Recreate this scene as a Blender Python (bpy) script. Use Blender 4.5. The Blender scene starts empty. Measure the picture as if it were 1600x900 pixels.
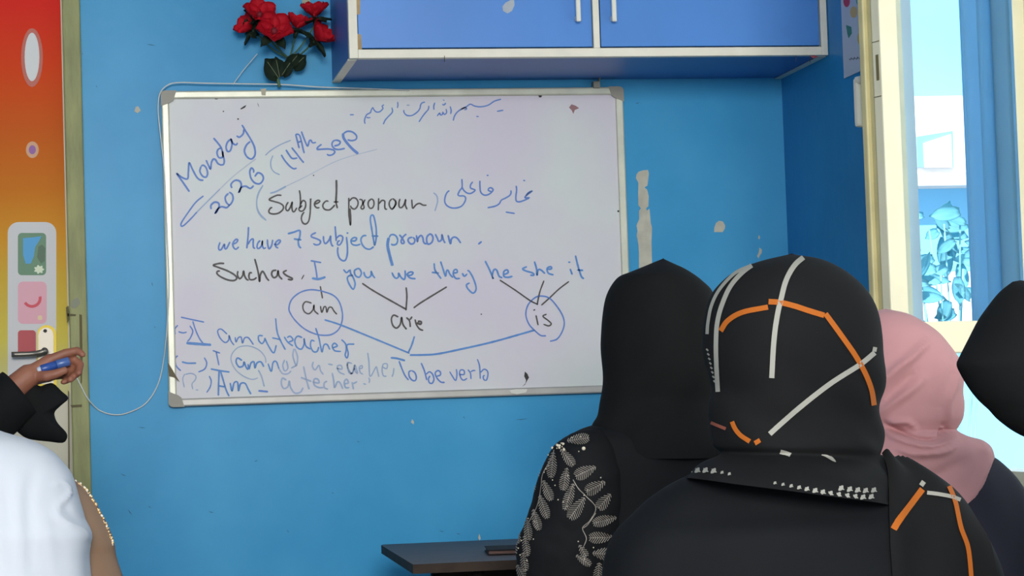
import bpy, bmesh, math, random
from mathutils import Vector, Matrix, noise
from mathutils.bvhtree import BVHTree

random.seed(7)
S = bpy.context.scene
COL = S.collection
# ------------------------------------------------------------------ camera
FPX = 3703.0
YAW, PITCH, ROLL = 0.1756, 0.0490, -0.0329
CAM = Vector((0.0, -6.05, 1.08))
w_ = Vector((math.sin(YAW)*math.cos(PITCH), math.cos(YAW)*math.cos(PITCH), math.sin(PITCH)))
r0 = w_.cross(Vector((0, 0, 1))).normalized()
u0 = r0.cross(w_)
r_ = r0*math.cos(ROLL) + u0*math.sin(ROLL)
u_ = u0*math.cos(ROLL) - r0*math.sin(ROLL)
cd = bpy.data.cameras.new('camera')
cd.sensor_width = 36.0
cd.lens = FPX*36.0/1600.0
cd.clip_end = 200
cam = bpy.data.objects.new('camera', cd)
COL.objects.link(cam)
cam.matrix_world = Matrix(((r_.x, u_.x, -w_.x, CAM.x), (r_.y, u_.y, -w_.y, CAM.y),
                           (r_.z, u_.z, -w_.z, CAM.z), (0, 0, 0, 1)))
S.camera = cam
# ------------------------------------------------------------------ light
S.view_settings.view_transform = 'Standard'
S.view_settings.look = 'None'
S.view_settings.gamma = 1.0
S.view_settings.use_curve_mapping = False
S.view_settings.exposure = 0.0
WORLD_STRENGTH = 1.3
wd = bpy.data.worlds.new('sky')
S.world = wd
wd.use_nodes = True
bg = wd.node_tree.nodes['Background']
bg.inputs[0].default_value = (0.80, 0.92, 1.0, 1)
bg.inputs[1].default_value = WORLD_STRENGTH


def aim(o, target):
    d = Vector(target) - o.location
    o.rotation_euler = d.to_track_quat('-Z', 'Y').to_euler()


def area(name, loc, target, sx, sy, power, col):
    l = bpy.data.lights.new(name, 'AREA')
    l.shape = 'RECTANGLE'
    l.size, l.size_y = sx, sy
    l.energy = power
    l.color = col
    o = bpy.data.objects.new(name, l)
    COL.objects.link(o)
    o.location = loc
    aim(o, target)
    return o


sun_d = bpy.data.lights.new('sun', 'SUN')
sun_d.energy = 9.0
sun_d.angle = 0.01
sun_d.color = (1, 0.96, 0.9)
sun = bpy.data.objects.new('sun', sun_d)
COL.objects.link(sun)
sun.location = (-4, -8, 12)
aim(sun, (-4 + 0.3*5, -8 + 0.75*5, 12 - 0.8*5))
# daylight through the big windows at the back left of the classroom
area('daylight_back', (-0.3, -9.6, 2.75), (0.3, 0, 1.6), 2.2, 1.8, 520, (1.0, 0.98, 0.94))
# open doorway behind the camera: small bright source that glints in the gloss paint
area('doorway_glint', (0.02, -10.5, 1.33), (0.1, 0, 1.2), 0.4, 0.5, 5, (1.0, 0.98, 0.95))


# ------------------------------------------------------------------ helpers
def U(px, py, Y):
    """point of the plane y = Y seen at a place of the photograph"""
    d = w_*FPX + r_*(px - 800) - u_*(py - 450)
    return CAM + d*((Y - CAM.y)/d.y)


def UX(px, py, X):
    d = w_*FPX + r_*(px - 800) - u_*(py - 450)
    return CAM + d*((X - CAM.x)/d.x)


def UZ(px, py, Z):
    d = w_*FPX + r_*(px - 800) - u_*(py - 450)
    return CAM + d*((Z - CAM.z)/d.z)


def ray(px, py):
    return (w_*FPX + r_*(px - 800) - u_*(py - 450)).normalized()


def lin(c):
    return tuple(((v/255.0)/12.92 if v/255.0 <= 0.04045 else ((v/255.0 + 0.055)/1.055)**2.4) for v in c)


MATS = {}


def mat(name, rgb, rough=0.6, metal=0.0, var=0.0, scale=8.0, rgb2=None, bump=0.0, bscale=40.0, sheen=0.0,
        spec=0.5, stretch=(1, 1, 1)):
    if name in MATS:
        return MATS[name]
    m = bpy.data.materials.new(name)
    m.use_nodes = True
    nt = m.node_tree
    b = nt.nodes['Principled BSDF']
    b.inputs['Roughness'].default_value = rough
    b.inputs['Metallic'].default_value = metal
    b.inputs['Specular IOR Level'].default_value = spec
    if sheen:
        b.inputs['Sheen Weight'].default_value = sheen
    c = lin(rgb)
    b.inputs['Base Color'].default_value = (*c, 1)
    tc = nt.nodes.new('ShaderNodeTexCoord')
    mp = nt.nodes.new('ShaderNodeMapping')
    mp.inputs['Scale'].default_value = stretch
    nt.links.new(tc.outputs['Object'], mp.inputs['Vector'])
    if var or rgb2:
        n = nt.nodes.new('ShaderNodeTexNoise')
        n.inputs['Scale'].default_value = scale
        n.inputs['Detail'].default_value = 5
        nt.links.new(mp.outputs[0], n.inputs['Vector'])
        cr = nt.nodes.new('ShaderNodeValToRGB')
        c2 = lin(rgb2) if rgb2 else tuple(max(0, v*(1 - var)) for v in c)
        c1 = c if rgb2 else tuple(min(1, v*(1 + var*0.6)) for v in c)
        cr.color_ramp.elements[0].position = 0.35
        cr.color_ramp.elements[1].position = 0.65
        cr.color_ramp.elements[0].color = (*c2, 1)
        cr.color_ramp.elements[1].color = (*c1, 1)
        nt.links.new(n.outputs['Fac'], cr.inputs['Fac'])
        nt.links.new(cr.outputs['Color'], b.inputs['Base Color'])
    if bump:
        n2 = nt.nodes.new('ShaderNodeTexNoise')
        n2.inputs['Scale'].default_value = bscale
        n2.inputs['Detail'].default_value = 4
        nt.links.new(mp.outputs[0], n2.inputs['Vector'])
        bp = nt.nodes.new('ShaderNodeBump')
        bp.inputs['Strength'].default_value = bump
        bp.inputs['Distance'].default_value = 0.01
        nt.links.new(n2.outputs['Fac'], bp.inputs['Height'])
        nt.links.new(bp.outputs['Normal'], b.inputs['Normal'])
    MATS[name] = m
    return m


def ramp_mat(name, stops, axis, lo, hi, rough=0.5):
    """printed colour gradient along one object axis"""
    m = bpy.data.materials.new(name)
    m.use_nodes = True
    nt = m.node_tree
    b = nt.nodes['Principled BSDF']
    b.inputs['Roughness'].default_value = rough
    b.inputs['Specular IOR Level'].default_value = 0.05
    tc = nt.nodes.new('ShaderNodeTexCoord')
    sx = nt.nodes.new('ShaderNodeSeparateXYZ')
    mr = nt.nodes.new('ShaderNodeMapRange')
    mr.inputs['From Min'].default_value = lo
    mr.inputs['From Max'].default_value = hi
    cr = nt.nodes.new('ShaderNodeValToRGB')
    e = cr.color_ramp.elements
    while len(e) < len(stops):
        e.new(0.5)
    for k, (p, c) in enumerate(stops):
        e[k].position = p
        e[k].color = (*lin(c), 1)
    nt.links.new(tc.outputs['Object'], sx.inputs[0])
    nt.links.new(sx.outputs[axis], mr.inputs['Value'])
    nt.links.new(mr.outputs[0], cr.inputs[0])
    nt.links.new(cr.outputs[0], b.inputs['Base Color'])
    return m


def obj(name, bm, mats, parent=None, smooth=False, label=None):
    me = bpy.data.meshes.new(name)
    bm.normal_update()
    bm.to_mesh(me)
    bm.free()
    for m in (mats if isinstance(mats, (list, tuple)) else [mats]):
        me.materials.append(m)
    if smooth:
        for p in me.polygons:
            p.use_smooth = True
    o = bpy.data.objects.new(name, me)
    COL.objects.link(o)
    if parent is not None:
        o.parent = parent
        o.matrix_parent_inverse = parent.matrix_world.inverted() if parent.location.length == 0 else \
            Matrix.Translation(-parent.location)
    if label:
        o['label'] = label
    return o


def tag(o, label, cat, group=None):
    o['label'] = label
    o['category'] = cat
    if group:
        o['group'] = group
    return o


def struct(o):
    o['kind'] = 'structure'
    return o


def empty(name, loc, label=None, cat=None, group=None):
    o = bpy.data.objects.new(name, None)
    o.empty_display_size = 0.1
    o.location = loc
    COL.objects.link(o)
    if label:
        tag(o, label, cat, group)
    return o


def box(bm, x0, x1, y0, y1, z0, z1, bev=0.0, mi=0):
    vs = [bm.verts.new(p) for p in ((x0, y0, z0), (x1, y0, z0), (x1, y1, z0), (x0, y1, z0),
                                    (x0, y0, z1), (x1, y0, z1), (x1, y1, z1), (x0, y1, z1))]
    fs = [bm.faces.new([vs[i] for i in f]) for f in
          ((3, 2, 1, 0), (4, 5, 6, 7), (0, 1, 5, 4), (1, 2, 6, 5), (2, 3, 7, 6), (3, 0, 4, 7))]
    for f in fs:
        f.material_index = mi
    if bev:
        es = list({e for f in fs for e in f.edges})
        r = bmesh.ops.bevel(bm, geom=es, offset=bev, segments=2, affect='EDGES', profile=0.5)
        for f in r['faces']:
            f.material_index = mi
    return vs


def obox(bm, o, ex, ey, ez, x0, x1, y0, y1, z0, z1, bev=0.0, mi=0):
    """box in a local frame o + x ex + y ey + z ez"""
    b2 = bmesh.new()
    box(b2, x0, x1, y0, y1, z0, z1, bev, mi)
    M = Matrix(((ex.x, ey.x, ez.x, o.x), (ex.y, ey.y, ez.y, o.y), (ex.z, ey.z, ez.z, o.z), (0, 0, 0, 1)))
    b2.transform(M)
    merge(bm, b2)


def merge(bm, b2):
    me = bpy.data.meshes.new('tmp')
    b2.to_mesh(me)
    b2.free()
    bm.from_mesh(me)
    bpy.data.meshes.remove(me)


def smooth_path(pts, step=None, n=6):
    """Catmull-Rom through 2-D or 3-D points"""
    P = [Vector(p) for p in pts]
    if len(P) < 3:
        if len(P) == 2 and step:
            k = max(1, int((P[1] - P[0]).length/step))
            return [P[0].lerp(P[1], i/k) for i in range(k + 1)]
        return P
    out = []
    for i in range(len(P) - 1):
        a = P[i - 1] if i > 0 else P[i]*2 - P[i + 1]
        b, c = P[i], P[i + 1]
        d = P[i + 2] if i + 2 < len(P) else c*2 - b
        k = max(2, int((c - b).length/step)) if step else n
        for j in range(k):
            t = j/k
            out.append(0.5*((2*b) + (c - a)*t + (2*a - 5*b + 4*c - d)*t*t + (3*b - a - 3*c + d)*t*t*t))
    out.append(P[-1])
    return out


def tube(bm, pts, rad, seg=8, closed_ends=True, mi=0):
    """tube along 3-D points; rad number or list"""
    n = len(pts)
    P = [Vector(p) for p in pts]
    R = rad if isinstance(rad, (list, tuple)) else [rad]*n
    prev = None
    rings = []
    for i in range(n):
        t = (P[min(i + 1, n - 1)] - P[max(i - 1, 0)])
        t = t.normalized() if t.length > 1e-9 else Vector((0, 0, 1))
        if prev is None:
            a = t.orthogonal().normalized()
        else:
            a = (prev - t*prev.dot(t))
            a = a.normalized() if a.length > 1e-6 else t.orthogonal().normalized()
        prev = a
        b = t.cross(a)
        rings.append([bm.verts.new(P[i] + (a*math.cos(2*math.pi*k/seg) + b*math.sin(2*math.pi*k/seg))*R[i])
                      for k in range(seg)])
    for i in range(n - 1):
        for k in range(seg):
            f = bm.faces.new((rings[i][k], rings[i][(k + 1) % seg], rings[i + 1][(k + 1) % seg], rings[i + 1][k]))
            f.material_index = mi
    if closed_ends:
        bm.faces.new(rings[0][::-1]).material_index = mi
        bm.faces.new(rings[-1]).material_index = mi


def ball(bm, c, r, sx=1, sy=1, sz=1, seg=12, rings=8, mi=0):
    res = bmesh.ops.create_uvsphere(bm, u_segments=seg, v_segments=rings, radius=r)
    for v in res['verts']:
        v.co = Vector((v.co.x*sx, v.co.y*sy, v.co.z*sz)) + Vector(c)
    for v in res['verts']:
        for f in v.link_faces:
            f.material_index = mi


def poly(bm, pts, mi=0, thick=None):
    """flat polygon (3-D points), optionally extruded along a vector"""
    vs = [bm.verts.new(p) for p in pts]
    f = bm.faces.new(vs)
    f.material_index = mi
    if thick is not None:
        r = bmesh.ops.extrude_face_region(bm, geom=[f])
        nv = [g for g in r['geom'] if isinstance(g, bmesh.types.BMVert)]
        for v in nv:
            v.co += thick
        for g in r['geom']:
            if isinstance(g, bmesh.types.BMFace):
                g.material_index = mi
        for v in nv:
            for ff in v.link_faces:
                ff.material_index = mi
    return f


def interp(rows, k):
    """rows of equal length number lists, Catmull-Rom with k steps per span"""
    out = []
    n = len(rows)
    for i in range(n - 1):
        a = rows[max(i - 1, 0)]
        b, c = rows[i], rows[i + 1]
        d = rows[min(i + 2, n - 1)]
        for j in range(k):
            t = j/k
            out.append([0.5*(2*q + (r - p)*t + (2*p - 5*q + 4*r - s)*t*t + (3*q - p - 3*r + s)*t**3)
                        for p, q, r, s in zip(a, b, c, d)])
    out.append(list(rows[-1]))
    return out


def loft_w(rings, seg=96, k=5, fold=None, cap_top=True, cap_bot=True, expo=2.0):
    """cloth surface from rings (left point, right point, half depth, depth offset)"""
    rows = []
    for L, R, ry, yo in rings:
        c = (L + R)/2
        a = (R - L)/2
        rows.append([c.x, c.y + yo, c.z, a.x, a.y, a.z, ry])
    rows = interp(rows, k)
    bm = bmesh.new()
    vr = []
    n = len(rows)
    for i, (cx, cy, cz, ax, ay, az, ry) in enumerate(rows):
        ring = []
        for s in range(seg):
            th = 2*math.pi*s/seg
            co, si = math.cos(th), math.sin(th)
            ec = math.copysign(abs(co)**(2/expo), co)
            es = math.copysign(abs(si)**(2/expo), si)
            p = Vector((cx + ax*ec, cy + ay*ec + ry*es, cz + az*ec))
            if fold:
                nrm = Vector((co, si, 0))
                p += nrm*fold(th, i/(n - 1), p)
            ring.append(bm.verts.new(p))
        vr.append(ring)
    for i in range(n - 1):
        for s in range(seg):
            bm.faces.new((vr[i][s], vr[i + 1][s], vr[i + 1][(s + 1) % seg], vr[i][(s + 1) % seg]))
    if cap_top:
        c = sum((v.co for v in vr[0]), Vector())/seg
        v = bm.verts.new(c + Vector((0, 0, 0.002)))
        for s in range(seg):
            bm.faces.new((vr[0][s], vr[0][(s + 1) % seg], v))
    if cap_bot:
        c = sum((v.co for v in vr[-1]), Vector())/seg
        v = bm.verts.new(c)
        for s in range(seg):
            bm.faces.new((vr[-1][(s + 1) % seg], vr[-1][s], v))
    bmesh.ops.recalc_face_normals(bm, faces=bm.faces)
    return bm


def loft(rings, Y, **kw):
    """rings given at places of the photograph: (xl, yl, xr, yr, half depth, depth offset)"""
    return loft_w([(U(a, b, Y), U(c, d, Y), ry, yo) for a, b, c, d, ry, yo in rings], **kw)


def project(bvh, px, py, off=0.0015):
    d = ray(px, py)
    loc, nrm, idx, dist = bvh.ray_cast(CAM, d)
    if loc is None:
        return None
    if nrm.dot(d) > 0:
        nrm = -nrm
    return loc + nrm*off


def on_ribbon(bm, bvh, pts, width, mi, step=3.0, off=0.0015, smooth=True, mid=0.0, taper=False):
    """band lying on a cloth surface, following a path of the photograph"""
    P = smooth_path(pts, step) if smooth else [Vector(p) for p in pts]
    prev = None
    n = len(P)
    for i, p in enumerate(P):
        t = P[min(i + 1, n - 1)] - P[max(i - 1, 0)]
        if t.length < 1e-6:
            continue
        t.normalize()
        nn = Vector((-t.y, t.x))
        w = width*0.5*(math.sin(math.pi*min(1, max(0.03, i/(n - 1))))**0.6 if taper else 1)
        w = max(w, 0.3)
        row = []
        for q, o in ((-1, 0), (-0.5, mid*0.7), (0, mid), (0.5, mid*0.7), (1, 0)):
            r = project(bvh, p.x + nn.x*w*q, p.y + nn.y*w*q, off + o)
            row.append(r)
        if any(r is None for r in row):
            prev = None
            continue
        row = [bm.verts.new(r) for r in row]
        if prev is not None and all((a.co - b.co).length < 0.03 for a, b in zip(prev, row)):
            for j in range(4):
                f = bm.faces.new((prev[j], prev[j + 1], row[j + 1], row[j]))
                f.material_index = mi
                f.smooth = True
        prev = row


def bvh_of(bm):
    bm.normal_update()
    return BVHTree.FromBMesh(bm)


def ribbon(bm, pts, width, depth_y, mi=0, step=1.5):
    """flat marker stroke on the plane y = depth_y"""
    P = smooth_path(pts, step)
    n = len(P)
    prev = None
    for i, p in enumerate(P):
        t = P[min(i + 1, n - 1)] - P[max(i - 1, 0)]
        if t.length < 1e-6:
            continue
        t.normalize()
        nn = Vector((-t.y, t.x))
        e = min(i, n - 1 - i)
        w = width*0.45*(0.6 if e == 0 else 1.0)*(1 + 0.15*noise.noise(Vector((p.x*0.15, p.y*0.15, 0))))
        row = [bm.verts.new(U(p.x + nn.x*w*q, p.y + nn.y*w*q, depth_y)) for q in (-1, 1)]
        if prev:
            f = bm.faces.new((prev[0], prev[1], row[1], row[0]))
            f.material_index = mi
        prev = row


# ------------------------------------------------------------------ materials
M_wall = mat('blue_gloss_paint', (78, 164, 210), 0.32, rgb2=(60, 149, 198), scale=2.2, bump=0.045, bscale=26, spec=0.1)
M_wall_shaded = mat('blue_paint_shaded', (48, 142, 196), 0.4, spec=0.1, rgb2=(40, 132, 186), scale=3, bump=0.2, bscale=14)  # same blue paint, with the right wall's shade put into a deeper colour
M_plaster = mat('bare_plaster', (196, 190, 172), 0.9, var=0.12, scale=30)
M_ceiling = mat('ceiling_paint', (225, 225, 220), 0.9, var=0.05)
M_floor = mat('floor_concrete', (128, 122, 114), 0.7, var=0.2, scale=5)
M_olive = mat('olive_paint', (158, 158, 104), 0.5, spec=0.3, rgb2=(138, 138, 92), scale=9, bump=0.3, bscale=25, stretch=(4, 4, 0.8))
M_cream = mat('cream_paint', (240, 232, 200), 0.4, var=0.04, scale=10)
M_cream_shaded = mat('cream_shaded', (202, 190, 140), 0.5, var=0.1, scale=12)  # sash cream darkened: shade on the sash edge is painted into the colour
M_glass = bpy.data.materials.new('window_glass')
M_glass.use_nodes = True
_b = M_glass.node_tree.nodes['Principled BSDF']
_b.inputs['Base Color'].default_value = (0.86, 0.95, 1.0, 1)
_b.inputs['Roughness'].default_value = 0.02
_b.inputs['Transmission Weight'].default_value = 1.0
_b.inputs['IOR'].default_value = 1.05
M_trim = mat('cream_edging', (230, 222, 204), 0.45, var=0.05, scale=20)
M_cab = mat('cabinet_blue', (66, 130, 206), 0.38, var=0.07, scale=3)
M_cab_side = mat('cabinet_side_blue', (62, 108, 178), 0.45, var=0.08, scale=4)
M_chip = mat('raw_board', (176, 148, 104), 0.8, var=0.15, scale=30)
M_greychip = mat('grey_chip', (172, 178, 186), 0.8, var=0.1, scale=40)
M_handle = mat('handle_cream', (226, 222, 210), 0.3)
M_board = mat('whiteboard_enamel', (216, 219, 214), 0.35, rgb2=(215, 206, 215), scale=3.4, spec=0.15)
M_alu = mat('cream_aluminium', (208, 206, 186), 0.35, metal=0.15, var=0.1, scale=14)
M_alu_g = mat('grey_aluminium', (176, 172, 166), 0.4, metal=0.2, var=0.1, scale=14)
M_corner = mat('grey_plastic', (150, 144, 130), 0.5, var=0.08)
M_dark = mat('dark_speck', (48, 46, 42), 0.7)
M_ink_b = mat('ink_blue', (78, 120, 194), 0.5, rgb2=(86, 126, 196), scale=25)
M_ink_t = mat('ink_blue_strong', (66, 124, 192), 0.5, rgb2=(82, 138, 202), scale=30)
M_ink_k = mat('ink_black', (62, 54, 52), 0.5, var=0.2, scale=30)
M_ink_f = mat('ink_faint', (142, 164, 196), 0.5, rgb2=(158, 172, 202), scale=25)
M_ink_ff = mat('ink_erased', (178, 186, 202), 0.5, rgb2=(188, 192, 204), scale=25)
M_cable = mat('white_cable', (206, 210, 206), 0.45)
M_black = mat('black_cloth', (15, 15, 15), 0.85, var=0.12, scale=14, sheen=0.0, spec=0.25, bump=0.05, bscale=500)
M_blackd = mat('black_dress_cloth', (14, 15, 18), 0.8, spec=0.25, var=0.15, scale=9, bump=0.05, bscale=500)
M_scarf = mat('charcoal_scarf_cloth', (21, 20, 20), 0.85, var=0.12, scale=10, sheen=0.0, spec=0.25, bump=0.05, bscale=500)
M_str_w = mat('cream_stripe', (168, 163, 150), 0.8, var=0.05)
M_str_o = mat('orange_stripe', (186, 96, 12), 0.8, var=0.06)
M_str_p = mat('salmon_stripe', (150, 80, 60), 0.8, var=0.06)
M_emb = mat('silver_embroidery', (146, 138, 128), 0.5, var=0.3, scale=60)
M_bead = mat('pearl_bead', (226, 214, 190), 0.2)
M_gold = mat('gold_bead', (226, 186, 130), 0.25, metal=0.4)
M_pink = mat('dusty_pink_cloth', (194, 140, 141), 0.85, var=0.06, scale=5, sheen=0.05, bump=0.05, bscale=400)
M_navy = mat('navy_cloth', (26, 26, 42), 0.85, var=0.1)
M_white = mat('white_chiffon', (206, 207, 211), 0.8, var=0.02)
M_brown = mat('tan_satin', (136, 104, 78), 0.5, var=0.06, scale=6)
M_skin = mat('skin', (154, 98, 74), 0.55, rgb2=(138, 84, 64), scale=18)
M_red = mat('red_petal', (232, 36, 56), 0.6, var=0.06, scale=14, spec=0.2)
M_leaf = mat('dark_leaf', (44, 62, 46), 0.6, var=0.25, scale=20)
M_stem = mat('green_stem', (78, 108, 74), 0.6, var=0.1)
M_desk = mat('desk_grey_laminate', (76, 69, 72), 0.5, rgb2=(66, 61, 65), scale=7, stretch=(1, 6, 1), spec=0.3)
M_desk_e = mat('desk_edge_brown', (54, 43, 36), 0.7, var=0.3, spec=0.2, scale=20)
M_steel = mat('dark_steel', (60, 58, 56), 0.45, metal=0.6)
M_chrome = mat('chrome', (128, 123, 114), 0.4, metal=0.8)
M_brass = mat('brass', (150, 132, 48), 0.45, metal=0.7)
M_note = mat('black_cover', (16, 14, 15), 0.7, spec=0.2)
M_paper = mat('paper', (220, 216, 206), 0.8)
M_curtain = mat('blue_curtain_cloth', (160, 208, 236), 0.8, var=0.04, scale=6)
_nt = M_curtain.node_tree
_t = _nt.nodes.new('ShaderNodeBsdfTranslucent')
_t.inputs[0].default_value = (*lin((160, 212, 240)), 1)
_mx = _nt.nodes.new('ShaderNodeMixShader')
_mx.inputs[0].default_value = 0.6
_nt.links.new(_nt.nodes['Principled BSDF'].outputs[0], _mx.inputs[1])
_nt.links.new(_t.outputs[0], _mx.inputs[2])
_nt.links.new(_mx.outputs[0], _nt.nodes['Material Output'].inputs[0])
M_out_b = mat('outdoor_blue_wall', (120, 190, 235), 0.8, var=0.04, scale=2)
M_out_w = mat('outdoor_white_wall', (240, 238, 236), 0.8, var=0.03)
M_out_g = mat('outdoor_grey_ledge', (196, 190, 190), 0.8, var=0.1)
M_out_d = mat('outdoor_window', (120, 160, 190), 0.3)
M_outleaf = mat('plant_leaf', (138, 206, 222), 0.6, rgb2=(110, 182, 200), scale=8)
M_ground = mat('courtyard_ground', (200, 196, 188), 0.9, var=0.1)

# ------------------------------------------------------------------ room shell
SC = 6.05/5.4
XR = 1.82          # inner face of the right wall
WT = 0.12          # wall thickness
ZC = 3.0
XD = -0.013        # right edge of the door frame
JF, JN = -0.68, -3.2   # far and near jamb of the window in the right wall
SILL = 0.88
HEAD = 2.55
bm = bmesh.new()
box(bm, XD - 0.02, XR + WT, 0, 0.15, 0, ZC)
box(bm, -1.75, -1.02, 0, 0.15, 0, ZC)
box(bm, -1.02, XD - 0.02, 0, 0.15, 2.5, ZC)
wf = struct(obj('wall_front', bm, M_wall))
bm = bmesh.new()
box(bm, XR, XR + WT, JF, 0, 0, ZC)
box(bm, XR, XR + WT, JN, JF, 0, SILL)
box(bm, XR, XR + WT, JN, JF, HEAD, ZC)
box(bm, XR, XR + WT, -7.6, JN, 0, ZC)
wr = struct(obj('wall_right', bm, M_wall_shaded))
bm = bmesh.new()
box(bm, -1.87, -1.75, -6.0, 0.15, 0, ZC)
struct(obj('wall_left', bm, M_wall))
bm = bmesh.new()
box(bm, -1.87, XR + WT, -8.0, 0.15, -0.1, 0)
struct(obj('floor', bm, M_floor))
bm = bmesh.new()
box(bm, -1.87, XR + WT, -8.0, 0.15, ZC, ZC + 0.12)
struct(obj('ceiling', bm, M_ceiling))


def patch(name, pts, Y, m, parent, thick=0.0015):
    b = bmesh.new()
    poly(b, [U(x, y, Y) for x, y in pts], 0, Vector((0, -thick, 0)))
    bmesh.ops.recalc_face_normals(b, faces=b.faces)
    return obj(name, b, m, parent)


Z7 = lambda L: [(940 + x/4.5, 240 + y/4.5) for x, y in L]
patch('peeled_patch', Z7([(260, 128), (290, 118), (326, 115), (332, 140), (326, 190), (322, 225), (300, 238), (320, 254),
                          (331, 300), (328, 370), (312, 384), (318, 402), (336, 388), (340, 430), (345, 490), (354, 520),
                          (350, 620), (352, 700), (356, 840), (262, 840), (262, 700), (258, 640), (246, 575), (252, 545),
                          (245, 505), (264, 460), (262, 402), (276, 386), (258, 364), (256, 290), (258, 205), (240, 172),
                          (246, 145)]), 0.0, M_plaster, wf)
patch('peeled_patch', Z7([(790, 552), (792, 520), (804, 488), (826, 472), (852, 478), (868, 505), (866, 528), (850, 552)]), 0.0, M_plaster, wf)
patch('peeled_patch', Z7([(1105, 572), (1114, 586), (1108, 604), (1099, 596)]), 0.0, M_plaster, wf)
patch('peeled_patch', Z7([(1110, 660), (1126, 676), (1124, 700), (1110, 718), (1102, 738), (1092, 720), (1104, 696)]), 0.0, M_plaster, wf)
patch('peeled_patch', [(210, 174), (212, 167), (216, 166), (220, 173), (215, 177)], 0.0, M_plaster, wf)
patch('peeled_patch', [(642, 660), (644, 655), (647, 659), (646, 663)], 0.0, M_plaster, wf)
patch('peeled_patch', [(747, 840), (749, 834), (751, 841), (749, 845)], 0.0, M_plaster, wf)
for x, y, l, a in ((238, 444, 7, 1.3), (242, 511, 3, 0.6), (203, 800, 12, 0.9), (222, 668, 12, 0.1), (236, 70, 14, 0.15),
                   (234, 792, 6, 0.6), (690, 830, 9, 0.25), (716, 834, 8, 0.1), (815, 655, 22, -0.1), (193, 742, 10, 0.4),
                   (129, 84, 3, 1.5), (151, 135, 4, 1.0), (725, 652, 4, 0.9), (996, 161, 8, -0.2), (560, 690, 5, 0.3), (400, 720, 7, -0.3), (330, 800, 9, 0.2),
                   (450, 830, 6, 0.8), (520, 770, 4, 0.2)):
    dx, dy = math.cos(a)*l/2, math.sin(a)*l/2
    nx, ny = -math.sin(a)*0.9, math.cos(a)*0.9
    patch('scuff_mark', [(x - dx, y - dy), (x + nx, y + ny), (x + dx, y + dy), (x - nx*0.4, y - ny*0.4)], 0.0,
          mat('scuff', (44, 96, 124), 0.7), wf, 0.0008)

# ---- door at the left with its olive frame
door = struct(empty('door_1', (-0.5, 0.05, 0)))
xdl = U(105, 300, 0).x - 0.004
bm = bmesh.new()
box(bm, -0.965, xdl + 0.004, 0.012, 0.055, 0.01, 2.44, 0.002)
obj('door_leaf', bm, mat('door_beige', (208, 200, 176), 0.5, var=0.06), door)
bm = bmesh.new()
box(bm, xdl + 0.002, XD, -0.022, 0.15, 0, 2.5, 0.004)
box(bm, -1.02, -0.965, -0.022, 0.15, 0, 2.5, 0.004)
box(bm, -1.02, XD, -0.0215, 0.15, 2.445, 2.5, 0.004)
tr = struct(obj('trim_1', bm, M_olive))
# chips and the dark crack on the frame
for pts in ([(124, 491), (128, 492), (129, 560), (128, 598), (126, 600), (125, 560)], [(110, 633), (128, 632), (128, 636), (112, 637)],
            [(106, 610), (108, 612), (109, 740), (107, 742)], [(105, 490), (119, 491), (118, 494), (106, 494)],
            [(103, 480), (107, 478), (108, 500), (105, 505)]):
    patch('paint_crack', pts, -0.0222, mat('crack_brown', (98, 88, 58), 0.8), tr, 0.0006)
patch('paint_chip', [(112, 470), (122, 464), (126, 474), (118, 482), (110, 480)], -0.0222, mat('grey_paint_chip', (146, 146, 124), 0.8), tr, 0.0006)

# printed poster covering the door
YP = 0.011
z_top, z_bot = U(50, -60, YP).z, U(50, 600, YP).z
M_grad = ramp_mat('poster_print', [(0.0, (206, 198, 140)), (0.10, (214, 196, 88)), (0.25, (212, 172, 66)), (0.35, (218, 150, 50)),
                                   (0.46, (208, 120, 38)), (0.60, (208, 96, 34)), (0.75, (220, 70, 30)), (0.9, (224, 46, 36)),
                                   (1.0, (224, 40, 38))], 2, z_bot, z_top, 0.5)
bm = bmesh.new()
box(bm, -0.95, xdl - 0.002, YP - 0.001, YP + 0.0009, z_bot - 0.03, z_top + 0.1)
poster = obj('door_poster', bm, M_grad)
tag(poster, 'red to yellow printed poster with rounded picture tiles covering the door', 'poster')


def rrect(x0, y0, x1, y1, r, n=6):
    out = []
    for cx, cy, a0 in ((x1 - r, y0 + r, -90), (x1 - r, y1 - r, 0), (x0 + r, y1 - r, 90), (x0 + r, y0 + r, 180)):
        for k in range(n + 1):
            a = math.radians(a0 + 90*k/n)
            out.append((cx + r*math.cos(a), cy + r*math.sin(a)))
    return out


def ell(cx, cy, rx, ry, n=28):
    return [(cx + rx*math.cos(2*math.pi*k/n), cy + ry*math.sin(2*math.pi*k/n)) for k in range(n)]


def pr(name, pts, col, lay):
    return patch(name, pts, YP - 0.001 - lay*0.0005, mat('print_%d_%d_%d' % col, col, 0.5), poster, 0.0005)


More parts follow.
